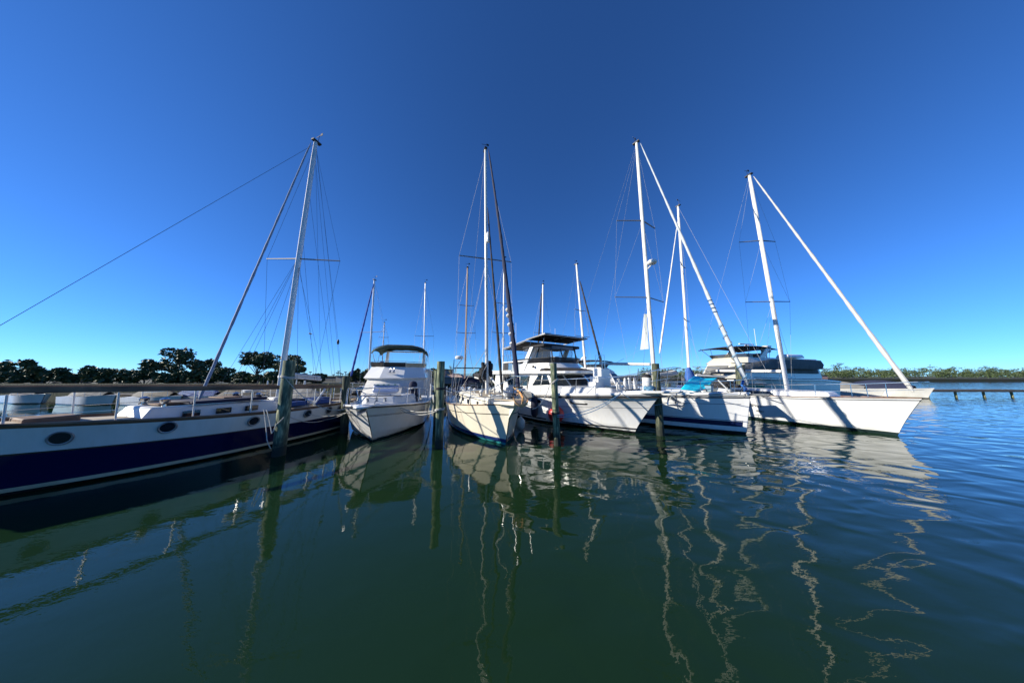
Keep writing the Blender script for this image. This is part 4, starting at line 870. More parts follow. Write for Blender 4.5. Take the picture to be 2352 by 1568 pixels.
for i in range(150): a = i*.55; q.append(Vector((.22*math.cos(a)*(1+.3*math.sin(i*.31)), .16*math.sin(a)*(1+.2*math.cos(i*.7)), .03+.14*(i/150)+.05*math.sin(i*1.3))))
o = g.tube(q, .016, 5).build('rope_heap', ropeb, None); o.location = W(b3, (.35, -.75, 2.26)); tag(o, 'heap of light blue rope on the bow of the trawler', 'rope')
o = M().lathe([(0, -.36), (.2, -.31), (.33, -.15), (.36, 0), (.33, .15), (.2, .31), (.06, .37), (.06, .45)], (0, 0, 0), 24).build('round_fender', redf, None); o.location = W(b3, (-2.36, 3.38, .74)); o.scale = (1.32, 1.32, 1.32); tag(o, 'large red ball fender behind the grey green piling', 'fender')
M().tube([(0, 0, .42), (.1, .0, 1.0)], .014, 5).build('fender_line', ropew, o)
fender(W(b3, (-2.28, 4.15, .64)), .14, .8, gelw, 'long white fender hanging beside the red ball fender')
o = fender(W(b3, (-2.42, 5.35, 1.0)), .24, 1.3, mat('navy fender cover', (.01, .015, .04), .85, var=.3), 'dark navy covered fender between the cream sailboat bow and the trawler')

# ================================================================== BOAT 4: white sloop with navy stripe
b4 = empty('sailboat', (12.05, 13.19, 0), R(36), 'white sailboat with a broad navy stripe low on its hull and a tall white mast', 'sailboat')
NV = (.006, .012, .055)
hm = hull_mat('white striped hull', (.79, .79, .78), [('z', -2, .13, (.012, .02, .018)), ('z', .36, .62, NV, .012, 2), ('z', .655, .68, NV, .012, 2), ('v', .775, .79, (.10, .11, .14), .02, 2), ('v', .955, .99, (.03, .03, .035))], .18, .05)
h4 = Hull(13.0, 2.05, 1.8, 1.92, 1.72, 1.65, .32, hm, b4, pd=2.3, pw=1.75, sm=.5, tr=.85, zc=(.12, .04), fl=1.15, ovp=1)
h4.deck(gelw, b4, .12)
h4.strip('bulwark', gel, b4, .12, .11, dx=-.12, n=8); h4.strip('rub_rail', rubber, b4, -.055, .025)
M().loft([rg([(-.5, 1.6), (.5, 1.6), (1.15, 3.4), (1.25, 9.0), (-1.25, 9.0), (-1.15, 3.4)], 1.8), rg([(-.35, 2.0), (.35, 2.0), (.95, 3.7), (1.05, 8.8), (-1.05, 8.8), (-.95, 3.7)], 2.2)]).build('cabin', gel, b4, bevel=.08)
for sd in (-1, 1):
    M().prism([(sd*1.12, 4.4, 1.93), (sd*1.17, 7.6, 1.93), (sd*1.09, 7.4, 2.12), (sd*1.02, 4.8, 2.12)], (sd*.015, 0, 0)).build('cabin_window', darkglass, b4, smooth=False)
h4.lifeline(b4, (.35, 1.5, 3.1, 5.0, 7.0, 9.0), .82, tip=(.32, -.45, 2.82), r=.016, rake=.03)
for sd in (-1, 1): tube('stanchion', [(sd*.35, .0, 2.0), (sd*.33, -.3, 2.8)], .016, steel, b4)
M().loft([[(-.12, .1, 1.98), (-.09, -1.0, 2.0), (.09, -1.0, 2.0), (.12, .1, 1.98)], [(-.14, .1, 2.06), (-.11, -1.05, 2.1), (.11, -1.05, 2.1), (.14, .1, 2.06)]]).build('bow_roller', galv, b4)
g = M().tube([(0, -.7, 2.02), (.02, -1.15, 1.78)], .04, 6).loft([[(-.22, -.9, 1.9), (.22, -.9, 1.9), (.0, -1.45, 1.68)], [(-.22, -.92, 1.86), (.22, -.92, 1.86), (0, -1.45, 1.63)]]); g.build('anchor', galv, b4)
M().lathe([(.11, 0), (.1, .08), (.15, .12), (.14, .24), (.04, .28)], (0, .45, 2.02), 12).build('windlass', galv, b4)
M().box(-.55, -.1, 1.0, 1.5, 2.05, 2.12).build('hatch', tealglass, b4, bevel=.02)
dirf = (Vector((0, 4.1, 20.4))-Vector((0, -.28, 2.3)))
on, tp = rig(b4, (0, 4.3, 2.1), (.1, 4.3, 20.75), .135, whitemast, [(8.42, 2.15, .75, -20, .0), (14.25, 1.75, .6, -20, .0)], (1.85, .5, 1.9), stern=(0, 12.8, 1.8),
    furl=[((0, -.28, 2.5), (.05, 4.0, 20.4), .112, .038, mat('pale grey sail cover', (.40, .44, .47), .6, var=.2, vscale=6))], oval=.85)
du = dirf.normalized()
for k in (4.3, 4.55, 4.8, 5.05): M().tube([Vector((0, -.3, 2.4))+du*k+Vector((.0, .0, .02*j)) for j in (0, 1, 2)], [.11, .13, .11], 10).build('sail_tie', bluepl, b4)
M().tube([Vector((0, -.3, 2.4))+du*(.2+3.4*i/40)+Vector((.15*math.cos(i*.9), .15*math.sin(i*.9), 0)) for i in range(41)], .02, 5).build('sheet', ropeb, b4)
M().tube([(0, 4.5, 3.75), (0, 8.4, 3.95)], .13, 8, flat=.8).build('boom', whitemast, b4)
M().lathe([(0, 0), (.26, .01), (.32, .08), (.32, .16), (.24, .26), (0, .3)], (.0, 3.85, 10.7), 20).build('radar_dome', gel, b4); tube('radar_bracket', [on(10.4), (0, 3.85, 10.7)], .035, gel, b4)
tube('topping_lift', [on(20.5), (0, 8.4, 4.05)], .007, wire, b4, n=4)
M().grid([[on(7.0+0*i)+Vector((0, .12+.0*i, 0)) for i in range(5)]]+[[Vector((.05*math.sin(i*1.2+k), 4.5+(.62*k/4)*(i/4)**1.0, 8.1-(3.3)*k/4)) for i in range(5)] for k in range(1, 5)]).build('sail_corner', mat('sail cloth', (.42, .46, .46), .7, var=.08), b4)
tube('sheet', [(0, 5.1, 4.8), (0, 7.0, 3.95)], .01, ropeb, b4)
M().tube([(-.12, .75, 2.85), (-.05, .62, 2.65), (-.12, .4, 2.45), (-.05, .5, 2.2)], [.09, .14, .1, .06], 8).build('bundled_line', blackcanv, b4)
M().tube([(-.1, -.1, 2.55), (.02, -.15, 2.75), (.1, -.05, 2.5), (0, -.2, 2.3), (.12, -.1, 2.2)], [.05, .07, .08, .07, .04], 7).build('rope_bundle', mat('blue rope bundle', (.01, .13, .48), .8, var=.3), b4)
tube('spinnaker_pole', [(-.35, .35, 2.1), (-.62, .75, 2.75)], .035, gelw, b4)
text('IRISH', .16, mat('grey lettering', (.3, .32, .36), .6), b4, facing((-h4.side(2.2, 1.42)-.012, 2.2, 1.42), (-1, -.5, .12)), 'hull_lettering')

# ---- sailboat beyond with the turquoise tarp
def simple_sail(name, label, base, top, yaw, L=9, B=1.5, m=gel, mast_m=whitemast, mast_r=.10, my=3.4, spreaders=(), furl=None, boom=True, cover=None, hm_=None, zsh=1.25, cat='sailboat', furlr=(.09, .04), bands=(), pxbase=None):
    """base/top: world points of the mast foot and head"""
    fw = Vector((math.sin(R(yaw)), -math.cos(R(yaw)), 0)); loc = Vector((base.x, base.y, 0))+fw*my
    r = empty(name, loc, R(yaw), label, cat)
    hmm = hm_ or hull_mat(name+' hull', (.70, .70, .68), [('z', -2, .12, (.02, .04, .09))]+list(bands), .25)
    h = Hull(L, B, B*.88, zsh*1.25, zsh, zsh*.95, .6, hmm, r, sm=.48, tr=.75)
    h.deck(gelw, r, -.04); h.strip('toe_rail', teak, r, .02, .025)
    M().loft([rg([(-.3*B, my-1.6), (.3*B, my-1.6), (.58*B, my), (.62*B, L*.68), (-.62*B, L*.68), (-.58*B, my)], zsh*.9), rg([(-.22*B, my-1.2), (.22*B, my-1.2), (.5*B, my+.2), (.54*B, L*.66), (-.54*B, L*.66), (-.5*B, my+.2)], zsh+.42)]).build('cabin', gel, r, bevel=.06)
    for sd in (-1, 1): M().prism([(sd*.585*B, my+.4, zsh+.08), (sd*.6*B, L*.6, zsh+.08), (sd*.56*B, L*.58, zsh+.28), (sd*.545*B, my+.6, zsh+.28)], (sd*.02, 0, 0)).build('cabin_window', darkglass, r, smooth=False)
    h.lifeline(r, (.5, 2.4, 4.4, 6.4), .6, tip=(.2, -.5, zsh*1.25+.62), r=.016)
    inv = (Matrix.Translation(loc) @ Matrix.Rotation(R(yaw), 4, 'Z')).inverted()
    lb_, lt_ = inv @ base, inv @ top; lb_.z = zsh+.4
    fl_ = None
    if furl: fl_ = [(tuple(inv @ furl[0]) if isinstance(furl[0], Vector) else (0, -.35, zsh*1.25+.2), tuple(lt_+Vector((0, -.12, -.5))) if furl[1] is None else tuple(inv @ furl[1]), furlr[0], furlr[1], furl[2])]
    on, tp = rig(r, lb_, lt_, mast_r, mast_m, spreaders, (B*.9, .2, zsh), stem=None if furl else (0, -.35, zsh*1.25), stern=(0, L-.2, zsh), furl=fl_, wr=.009)
    if boom:
        M().tube([(lb_.x, lb_.y+.1, zsh+1.3), (0, min(L-1, lb_.y+3.6), zsh+1.35)], .08, 8).build('boom', mast_m, r)
        if cover: M().tube([(lb_.x, lb_.y+.15, zsh+1.5), (0, lb_.y+1.2, zsh+1.55), (0, min(L-1, lb_.y+3.5), zsh+1.45)], [.26, .2, .12], 9).build('sail_cover', cover, r)
    return r, h, on, inv
b8, h8, on8, inv8 = simple_sail('sailboat', 'sailboat with a blue mast boot lying behind the turquoise tarp', at(1582, 862, 23.5), at(1557, 474, 23.5), 200, 10.5, 1.7, my=4.0,
    spreaders=[(8.3, 1.25, .1, 25, 0), (13.9, 1.0, .1, 25, 0)], furl=(at(1515, 812, 20.5), at(1557, 505, 22.8), canvw), furlr=(.085, .035), mast_r=.125)
lo = inv8 @ at(1583, 860, 23.5)
M().loft([[(lo.x+r_*math.cos(a)+dx, lo.y+r_*math.sin(a)*.8, z) for a in [i*math.pi/5 for i in range(10)]] for z, r_, dx in ((1.75, .62, -.15), (2.3, .60, -.15), (2.9, .5, -.08), (3.4, .34, 0), (3.75, .17, 0))]).build('mast_boot', mat('mid blue canvas', (.04, .13, .42), .85, var=.2, bump=.03, bscale=5), b8)
# tarp: draped turquoise sheet
def tz(u, v):   # u left-right, v down
    pass
tp_ = []
top_ = [at(1596, 863, 15.2), at(1606, 866, 15.4), at(1618, 869, 15.5), at(1633, 869, 15.6), at(1648, 868, 15.7)]
bot_ = [at(1563, 894, 14.0), at(1578, 896, 13.9), at(1596, 898, 13.9), at(1612, 897, 14.1), at(1627, 888, 14.4)]
for k in range(9):
    row = []
    for i in range(17):
        u = i/16*4; a = int(min(3, u)); f_ = u-a
        t_ = top_[a].lerp(top_[a+1], f_); b_ = bot_[a].lerp(bot_[a+1], f_); p = t_.lerp(b_, k/8)
        p.z += .05*math.sin(k/8*math.pi)+.006*math.sin(i*1.1+k*.4); p.y += .02*math.sin(i*.8+k*.5)
        row.append(p)
    tp_.append(row)
back = [Vector(p)+Vector((.35+.1*i/16, 1.1, -.45)) for i, p in enumerate(tp_[0])]
c_ = Vector((sum(p.x for p in tp_[4])/17, 0, 0))
g = M().grid([back]+tp_); o = g.build('tarp', cyantarp, None, ang=30)
s_ = o.modifiers.new('Solid', 'SOLIDIFY'); s_.thickness = .012
tag(o, 'bright turquoise tarp draped over gear on the foredeck of the blue striped sailboat', 'tarp')
o = empty('bin', at(1630, 899, 14.3), R(36), 'blue grey bin beside the turquoise tarp', 'bin')
M().loft([[(-.2, -.15, 0), (.2, -.15, 0), (.2, .15, 0), (-.2, .15, 0)], [(-.26, -.2, .42), (.26, -.2, .42), (.26, .2, .42), (-.26, .2, .42)]]).build('body', mat('blue grey bin', (.22, .34, .42), .6), o, bevel=.03); M().box(-.28, .28, -.22, .22, .42, .48).build('lid', greencanv, o, bevel=.03)

o.scale = (.8, .8, .8)
# ================================================================== BOAT 5: white sailboat at the right edge
b5 = empty('sailboat', (19.4, 12.9, 0), R(10), 'white sailboat half outside the right edge with black name lettering on its hull', 'sailboat')
hm = hull_mat('right edge hull', (.70, .71, .71), [('z', -2, .16, (.015, .03, .03)), ('v', .93, .96, (.05, .06, .08))], .2)
h5 = Hull(11.5, 1.95, 1.7, 1.9, 1.55, 1.5, .9, hm, b5, sm=.45, tr=.8, fl=1.2)
h5.deck(gelw, b5, -.03); h5.strip('toe_rail', teak, b5, .03, .03)
M().loft([rg([(-.5, 1.8), (.5, 1.8), (1.1, 3.6), (1.2, 8.2), (-1.2, 8.2), (-1.1, 3.6)], 1.5), rg([(-.35, 2.1), (.35, 2.1), (.95, 3.8), (1.05, 8.0), (-1.05, 8.0), (-.95, 3.8)], 2.05)]).build('cabin', gel, b5, bevel=.07)
for sd in (-1, 1): M().prism([(sd*1.10, 4.2, 1.68), (sd*1.15, 7.4, 1.68), (sd*1.07, 7.2, 1.92), (sd*1.0, 4.5, 1.92)], (sd*.02, 0, 0)).build('cabin_window', darkglass, b5, smooth=False)
h5.lifeline(b5, (.4, 2.0, 3.8, 5.6, 7.4, 9.2), .75, tip=(.28, -1.0, 2.7), r=.017)
M().box(-.9, .9, 7.6, 9.6, 3.1, 3.16).build('sunshade', blackcanv, b5); M().loft([rg([(-1.15, 7.4), (1.15, 7.4), (1.15, 9.0), (-1.15, 9.0)], 2.0), rg([(-.95, 7.9), (.95, 7.9), (.95, 9.0), (-.95, 9.0)], 2.75)]).build('spray_hood', blackcanv, b5, bevel=.08)
mt_ = at(1721, 403, 17.6); inv5 = (Matrix.Translation(b5.location) @ Matrix.Rotation(R(10), 4, 'Z')).inverted(); mt_ = inv5 @ mt_; mb_ = inv5 @ Vector((at(1768, 660, 17.6).x, 17.6, 2.0)); mb_.z = 2.0
mb_ = mt_+(inv5 @ at(1766, 655, 17.6)-mt_)*((mt_.z-2.0)/(mt_.z-(inv5 @ at(1766, 655, 17.6)).z)); 
on, tp = rig(b5, mb_, mt_, .135, whitemast, [(8.4, 1.6, .3, -12, 0), (13.2, 1.35, .3, -12, 0)], (1.7, .4, 1.5), stern=(0, 11.4, 1.5), furl=[((0, -.7, 2.2), tuple(mt_+Vector((.1, -.2, -.25))), .10, .04, mat('cream grey sail cover', (.42, .42, .40), .6))])
M().tube([(mb_.x, mb_.y+.2, 3.3), (0, 8.9, 3.4)], .11, 8).build('boom', whitemast, b5)
blk = mat('black lettering', (.02, .02, .025), .5)
text('YIPREE', .26, blk, b5, facing((-h5.side(4.9, .95)-.02, 4.9, .95), (-1, -.12, .1)), 'hull_lettering'); text('SEENO', .15, blk, b5, facing((-h5.side(4.7, .6)-.02, 4.7, .6), (-1, -.12, .12)), 'hull_lettering')
M().tube([(-1.7, 5.8, 2.2), (-1.75, 6.6, 2.3), (-1.7, 7.3, 2.25)], [.12, .16, .1], 8).build('stowed_roll', blackcanv, b5)

# ================================================================== BACKGROUND SAILBOATS
def far_sail(pt, pb, Y, yaw, label, r=.11, m=whitemast, fur=None, spr=(), L=10, cover=None, bands=()):
    top = at(pt[0], pt[1], Y); base = at(pb[0], pb[1], Y); k = (top.z-1.7)/max(.1, top.z-base.z); base = top+(base-top)*k; 
    s = []
    for py, half in spr: s.append((at(pt[0]+(pb[0]-pt[0])*(py-pt[1])/(pb[1]-pt[1]), py, Y).z, half, .05, 0, 0))
    f = None
    if fur: f = (at(*fur[0], Y-fur[2]), at(*fur[1], Y-.3), fur[3])
    return simple_sail('sailboat', label, base, top, yaw, L, 1.55, my=3.6, mast_m=m, mast_r=r, spreaders=s, furl=f, cover=cover, furlr=(.13, .08) if fur else (.1, .05), bands=bands)
far_sail((860, 643), (849, 835), 33, -12, 'far sailboat with a furled blue jib seen left of the white flybridge boat', .14, alu, ((806, 864), (858, 652), 4.6, mat('royal blue sail cover', (.01, .07, .36), .7, var=.2)), [(763, 2.0)])
far_sail((883, 741), (879, 815), 41, 5, 'far sailboat with a short thin mast seen just right of the blue furled jib', .09, galv, None, [(775, .8)])
far_sail((977, 650), (973, 835), 36, 10, 'far sailboat with a plain thin white mast rising behind the green sunshade', .11, alu, None, [(772, 1.35)])
far_sail((1074, 615), (1068, 850), 27, 12, 'far sailboat with a brown wooden mast left of the cream sailboat mast', .13, woodmast, None, [(765, 1.05), (702, .8)], cover=bluecanv)
far_sail((1158, 600), (1155, 868), 25, 15, 'far sailboat with a white mast mostly hidden by the dark furled sails', .12, whitemast, None, [(765, 1.2), (697, .9)])
far_sail((1247, 653), (1246, 790), 34, 14, 'far sailboat whose mast rises over the left end of the solar roof', .14, whitemast, ((1236, 765+30), (1244, 672), 3.5, blackcanv), [(765, 1.3)])
far_sail((1324, 607), (1344, 838), 30, 32, 'far sailboat with a dark furled jib crossing the right end of the solar roof', .15, whitemast, ((1387, 855), (1332, 645), 4.0, blackcanv), [(713, 1.0), (773, 1.3)])
# motor yachts behind
def motor(name, label, loc, yaw, L, B, m, zs=1.7, house=(.25, .8), hz=1.1, fly=True, top_m=blackcanv, cloth=None, arch=True, glass_=darkglass, zt=2.0, ft=2.3):
    r = empty(name, loc, R(yaw), label, 'motor yacht')
    h = Hull(L, B, B*.9, zs*1.2, zs, zs*.9, 1.6, hull_mat(name+' hull', m, [('z', -2, .15, (.01, .012, .02)), ('v', .9, .93, (.05, .05, .05))], .2), r, sm=.45, tr=.93, fl=1.6)
    h.deck(gelw, r, .02); h.strip('rub_rail', rubber, r, -.05, .03)
    y0, y1 = L*house[0], L*house[1]; w = B*.82; gm = mat('superstructure '+name, tuple(x*1.05 for x in m), .3, var=.05, coat=.3)
    M().loft([rg([(-w*.6, y0), (w*.6, y0), (w, y0+1.0), (w, y1), (-w, y1), (-w, y0+1.0)], zs), rg([(-w*.55, y0+1.3), (w*.55, y0+1.3), (w*.9, y0+2.3), (w*.9, y1), (-w*.9, y1), (-w*.9, y0+2.3)], zs+hz)]).build('house', gm, r, ang=30, bevel=.05)
    for sd in (-1, 1): M().prism([(sd*w*.97, y0+1.9, zs+hz*.42), (sd*w*.985, y1-.6, zs+hz*.35), (sd*w*.915, y1-.5, zs+hz*.85), (sd*w*.92, y0+2.6, zs+hz*.85)], (sd*.04, 0, 0)).build('side_window', glass_, r, smooth=False)
    M().prism([(-w*.52, y0+.42, zs+hz*.30), (w*.52, y0+.42, zs+hz*.30), (w*.5, y0+1.1, zs+hz*.85), (-w*.5, y0+1.1, zs+hz*.85)], (0, -.05, .03)).build('windscreen', glass_, r, smooth=False)
    z = zs+hz
    if fly:
        M().loft([rg([(-w*.6, y0+1.2), (w*.6, y0+1.2), (w*1.02, y0+2.3), (w*1.02, y1+.6), (-w*1.02, y1+.6), (-w*1.02, y0+2.3)], z+.002), rg([(-w*.5, y0+2.2), (w*.5, y0+2.2), (w*.86, y0+3.0), (w*.86, y1), (-w*.86, y1), (-w*.86, y0+3.0)], z+.62)]).build('flybridge', gm, r, ang=30, bevel=.05)
        M().grid([rg([(-w*.86, y0+4.2), (-w*.86, y0+3.0), (-w*.5, y0+2.2), (w*.5, y0+2.2), (w*.86, y0+3.0), (w*.86, y0+4.2)], z+.62), rg([(-w*.93, y0+4.2), (-w*.95, y0+2.8), (-w*.55, y0+1.9), (w*.55, y0+1.9), (w*.95, y0+2.8), (w*.93, y0+4.2)], z+.98)]).build('venturi_screen', smokevinyl, r)
        rows = []
        for i in range(7):
            y = y0+ft+(min(y1, y0+8)-y0-ft)*i/6; rows.append([(k*w*.9, y, z+zt-.12*k*k-.25*((i-3)/3)**2) for k in (-1, -.6, 0, .6, 1)])
        o = M().grid(rows).build('sunshade', top_m, r); s = o.modifiers.new('Solid', 'SOLIDIFY'); s.thickness = .08
        for sd in (-1, 1):
            for yy, yt in ((y0+3.2, y0+ft+.3), (y0+3.2, y0+ft+2), (y0+6.5, y0+6.8)): tube('sunshade_frame', [(sd*w*.86, yy, z+.6), (sd*w*.88, yt, z+zt-.22)], .025, steel, r)
            if arch: M().loft([[(sd*w*.9, y0+4.6, z+.5), (sd*w*.9, y0+5.6, z+.5), (sd*w*.8, y0+5.6, z+.5), (sd*w*.8, y0+4.6, z+.5)][::1 if sd < 0 else -1], [(sd*w*.86, y0+6.6, z+zt+.02), (sd*w*.86, y0+7.3, z+zt+.02), (sd*w*.76, y0+7.3, z+zt+.02), (sd*w*.76, y0+6.6, z+zt+.02)][::1 if sd < 0 else -1]]).build('arch_leg', gm, r, bevel=.03)
    h.lifeline(r, (.6, 2.2, 3.8, 5.4), .75, tip=(.3, -1.6, zs*1.2+.8), r=.02)
    return r, h
# far right: big cream motor yacht, bow to the left
p = at(1556, 868, 34); p.z = 0
b6, h6 = motor('motor_yacht', 'big cream motor yacht with black sunshade and long grey canvas at the right edge', Vector((20.6, 26.3, 0)), -72, 19, 2.5, (.66, .63, .52), 2.6, (.04, .85), 1.7, zt=1.95, ft=1.0, glass_=greycanv)
w_ = 2.5*.82
cv = []
for y in (-.5, .6, 1.8, 3, 4.4, 6, 8, 10, 12.5, 15):
    x, z = h6.edge(y); x = max(x, .5)+.12; k = min(1, max(0, (y+.5)/6.2)); b_ = 3.08+.62*k; t = 3.5+1.2*k+.05*math.sin(y*2.1)
    cv.append([(x+.05, y, b_), (x+.16+.05*math.sin(y*3), y, b_+(t-b_)*.5), (x+.02, y, t), (x-.14, y, t-.04), (x-.12, y, b_)])
M().loft(cv).build('side_canvas', greycanv, b6, ang=40)
h6.strip('rub_band', gel, b6, -.12, .09, dx=.02)
M().lathe([(.06, 0), (.06, .6), (.34, .66), (.42, .8), (.42, 1.15), (.3, 1.4), (0, 1.48)], (1.4, 7.6, 4.85), 18).build('satellite_dome', gel, b6)
M().lathe([(.3, 0), (.34, .12), (.2, .3), (.1, .42)], (-.3, 7.6, 6.2), 14).build('radar_base', gel, b6); M().box(-.38, -.22, 6.3, 8.9, 6.6, 6.72).build('radar_bar', gel, b6, bevel=.03)
tube('antenna', [(1.8, 5.3, 5.8), (1.8, 5.3, 8.0)], .02, gel, b6)
M().loft([rg([(1.2, 9.4), (2.3, 9.4), (2.3, 12.8), (1.2, 12.8)], 4.95), rg([(1.3, 9.7), (2.2, 9.7), (2.2, 12.5), (1.3, 12.5)], 5.35)]).build('life_raft', gel, b6, bevel=.12)
M().box(.9, 1.5, 6.2, 6.8, 4.9, 5.4).build('chart_screen', blackp, b6, bevel=.03)
# centre right: sport cruiser with dark glass behind the trawler steps, and flybridge boat with a davit dinghy
b7, h7 = motor('motor_yacht', 'motor yacht with a black sunshade and small radar seen under the long white boom', Vector((14.6, 27.5, 0)), 40, 13, 2.0, (.72, .72, .70), 2.0, (.2, .85), 1.4, zt=1.65, ft=1.6)
M().lathe([(.1, 0), (.1, .2), (.3, .24), (.32, .4), (.25, .48), (0, .5)], (.4, 7.8, 5.05), 16).build('radar_dome', gel, b7); M().lathe([(.22, 0), (.24, .15), (.12, .3)], (-.6, 7.4, 5.05), 12).build('satellite_dome', gel, b7)
b9 = empty('sport_cruiser', (10.1, 21.5, 0), R(30), 'sport cruiser with a long smoked windscreen behind the white boarding steps', 'motorboat')
h9 = Hull(11, 1.95, 1.75, 1.7, 1.4, 1.3, 1.3, hull_mat('cruiser hull', (.72, .72, .70), [('z', -2, .12, (.01, .012, .02))]), b9, sm=.45, tr=.92, fl=1.5); h9.deck(gelw, b9, .0); h9.strip('rub_rail', rubber, b9, -.04, .03)
M().loft([rg([(-1.0, 2.6), (1.0, 2.6), (1.65, 4.2), (1.7, 9), (-1.7, 9), (-1.65, 4.2)], 1.5), rg([(-.8, 3.4), (.8, 3.4), (1.45, 4.8), (1.5, 9), (-1.5, 9), (-1.45, 4.8)], 2.15)]).build('cabin', gel, b9, bevel=.08)
M().grid([rg([(-1.6, 8.2), (-1.5, 4.9), (-.85, 3.6), (.85, 3.6), (1.5, 4.9), (1.6, 8.2)], 2.15), rg([(-1.45, 8.2), (-1.35, 5.8), (-.75, 4.8), (.75, 4.8), (1.35, 5.8), (1.45, 8.2)], 3.15)], flip=True).build('windscreen', glass_mat('blue smoked glass', (.02, .04, .07), 0, .08), b9)
rows = [[(k*1.5, 4.7+3.8*i/6, 3.5-.2*k*k-.28*((i-3)/3)**2) for k in (-1, -.5, 0, .5, 1)] for i in range(7)]
o = M().grid(rows).build('soft_top', greencanv, b9); s = o.modifiers.new('Solid', 'SOLIDIFY'); s.thickness = .06
h9.lifeline(b9, (.5, 2, 3.6), .6, tip=(.3, -1.2, 2.4), r=.018)
# dinghy on davits right of the dark piling
o = empty('dinghy', at(1522, 858, 24)+Vector((0, 0, -.1)), R(12), 'grey inflatable dinghy hanging above the bow rail right of the dark wet piling', 'dinghy')
tubep = [(-1.3, -.55, 0), (.3, -.6, .05), (1.1, -.4, .16), (1.45, 0, .25), (1.1, .4, .16), (.3, .6, .05), (-1.3, .55, 0)]
M().tube(tubep, [.2, .22, .22, .21, .22, .22, .2], 12).build('side_tube', mat('light grey rubber', (.42, .42, .40), .6, var=.1), o)
M().loft([[(-1.25, -.4, -.05), (1.0, -.3, .05), (1.35, 0, .15), (1.0, .3, .05), (-1.25, .4, -.05)], [(-1.2, -.1, -.35), (.8, -.08, -.25), (1.2, 0, 0), (.8, .08, -.25), (-1.2, .1, -.35)]]).build('hull', greycanv, o, bevel=.03)
M().tube([(-1.3, -.62, .2), (.3, -.68, .26), (1.15, -.45, .36), (1.5, 0, .45)], .025, 6).build('grab_line', rubber, o)
b10, h10 = motor('motor_yacht', 'grey topped motor yacht carrying the inflatable dinghy behind the trawler bow', Vector((16.9, 25.4, 0)), 38, 11, 1.8, (.55, .55, .54), 1.3, (.2, .8), .9, fly=False)
# canvas covered boats at the far right docks
for i, (px0, px1, pyt, Y, mm, lb_) in enumerate(((1560, 1592, 868, 50, greycanv, 'canvas covered boat left of the blue mast boot'), (1600, 1665, 862, 46, greycanv, 'long grey canvas boat cover behind the turquoise tarp'), (1660, 1702, 866, 42, greycanv, 'striped dark boat cover right of the yellowed piling top'))):
    a = at(px0, pyt, Y); c = at(px1, pyt, Y); w = (c.x-a.x)/2; r = empty('covered_boat', ((a.x+c.x)/2, Y, 0), 0, lb_, 'covered boat')
    M().loft([[(-w*.8, -.8, -.2), (w*.8, -.8, -.2), (w*.8, .8, -.2), (-w*.8, .8, -.2)], [(-w, -1.1, 1.1), (w, -1.1, 1.1), (w, 1.1, 1.1), (-w, 1.1, 1.1)]]).build('hull', bluecanv if i == 0 else gel, r, bevel=.1)
    M().grid([[(-w+2*w*j/10, -1.15, 1.1) for j in range(11)], [(-w*.95+1.9*w*j/10, -.5, 1.1+(a.z-1.1)*(.72+.2*math.sin(j/10*3.14))) for j in range(11)], [(-w*.7+1.4*w*j/10, 0, a.z) for j in range(11)], [(-w*.95+1.9*w*j/10, .5, 1.5) for j in range(11)], [(-w+2*w*j/10, 1.15, 1.1) for j in range(11)]]).build('canvas_cover', mm, r)
o = empty('green_boat', at(1702, 893, 26), R(4), 'small green hulled boat behind the bow rail of the blue striped sailboat', 'boat'); o.location.z = 0
M().loft([[(-1.6, -.6, -.2), (1.6, -.6, -.2), (1.6, .6, -.2), (-1.6, .6, -.2)], [(-1.9, -.8, 2.2), (1.9, -.8, 2.2), (1.9, .8, 2.2), (-1.9, .8, 2.2)]]).build('hull', greenp, o, bevel=.08); M().box(-1.95, 1.95, -.85, .85, 2.2, 2.28).build('gunwale', gel, o, bevel=.02)
# small moored boats in the left background
for i, (px, Y, yaw, w, m, lb_) in enumerate(((110, 27, 75, 3.6, navycanv, 'navy covered boat at the far end of the left walkway'), (270, 26, 80, 3.4, greycanv, 'grey covered boat on the left walkway beyond the navy sailboat bow'), (420, 25, 78, 3.6, blackcanv, 'black covered boat on the left walkway outside the furled stay'), (520, 26, 82, 3.2, bluecanv, 'blue covered boat on the left walkway'), (612, 24, 80, 3.0, darkcloth, 'small open boat with a dark tarp behind the leftmost mast'), (715, 25, 85, 3.4, blackcanv, 'small boat with a black cover behind the navy sailboat'), (752, 23, 75, 2.8, greycanv, 'small grey covered boat behind the navy sailboat stern'), (812, 24, 20, 3.0, blackcanv, 'dark covered boat between the short piling and the white flybridge boat'), (1046, 24, 8, 3.0, navycanv, 'dark canvas boat just left of the cream sailboat cockpit'), (1004, 26, 0, 2.6, blackcanv, 'dark canvas boat behind the piling beside the cream sailboat'))):
    p = gp(px, Y, 0); r = empty('small_boat', p, R(yaw), lb_, 'small boat')
    h = Hull(w*1.9, .95, .85, 1.05, .85, .8, .5, hull_mat('small hull', (.6, .6, .57), [('z', -2, .1, (.02, .02, .02))]), r, sm=.4); h.deck(gelw, r, -.05)
    M().grid([[(k*.85*(1-.5*abs(u)), w*.95+u*w*.75, .9+(1.0*(1-k*k))*(1-u*u*.6)) for k in (-1, -.6, -.2, .2, .6, 1)] for u in (-1, -.6, -.2, .2, .6, 1)]).build('canvas_cover', m, r)
    h.lifeline(r, (.6, 2.0, 3.4), .5, tip=(.15, -.3, 1.55), r=.014, mid=False)

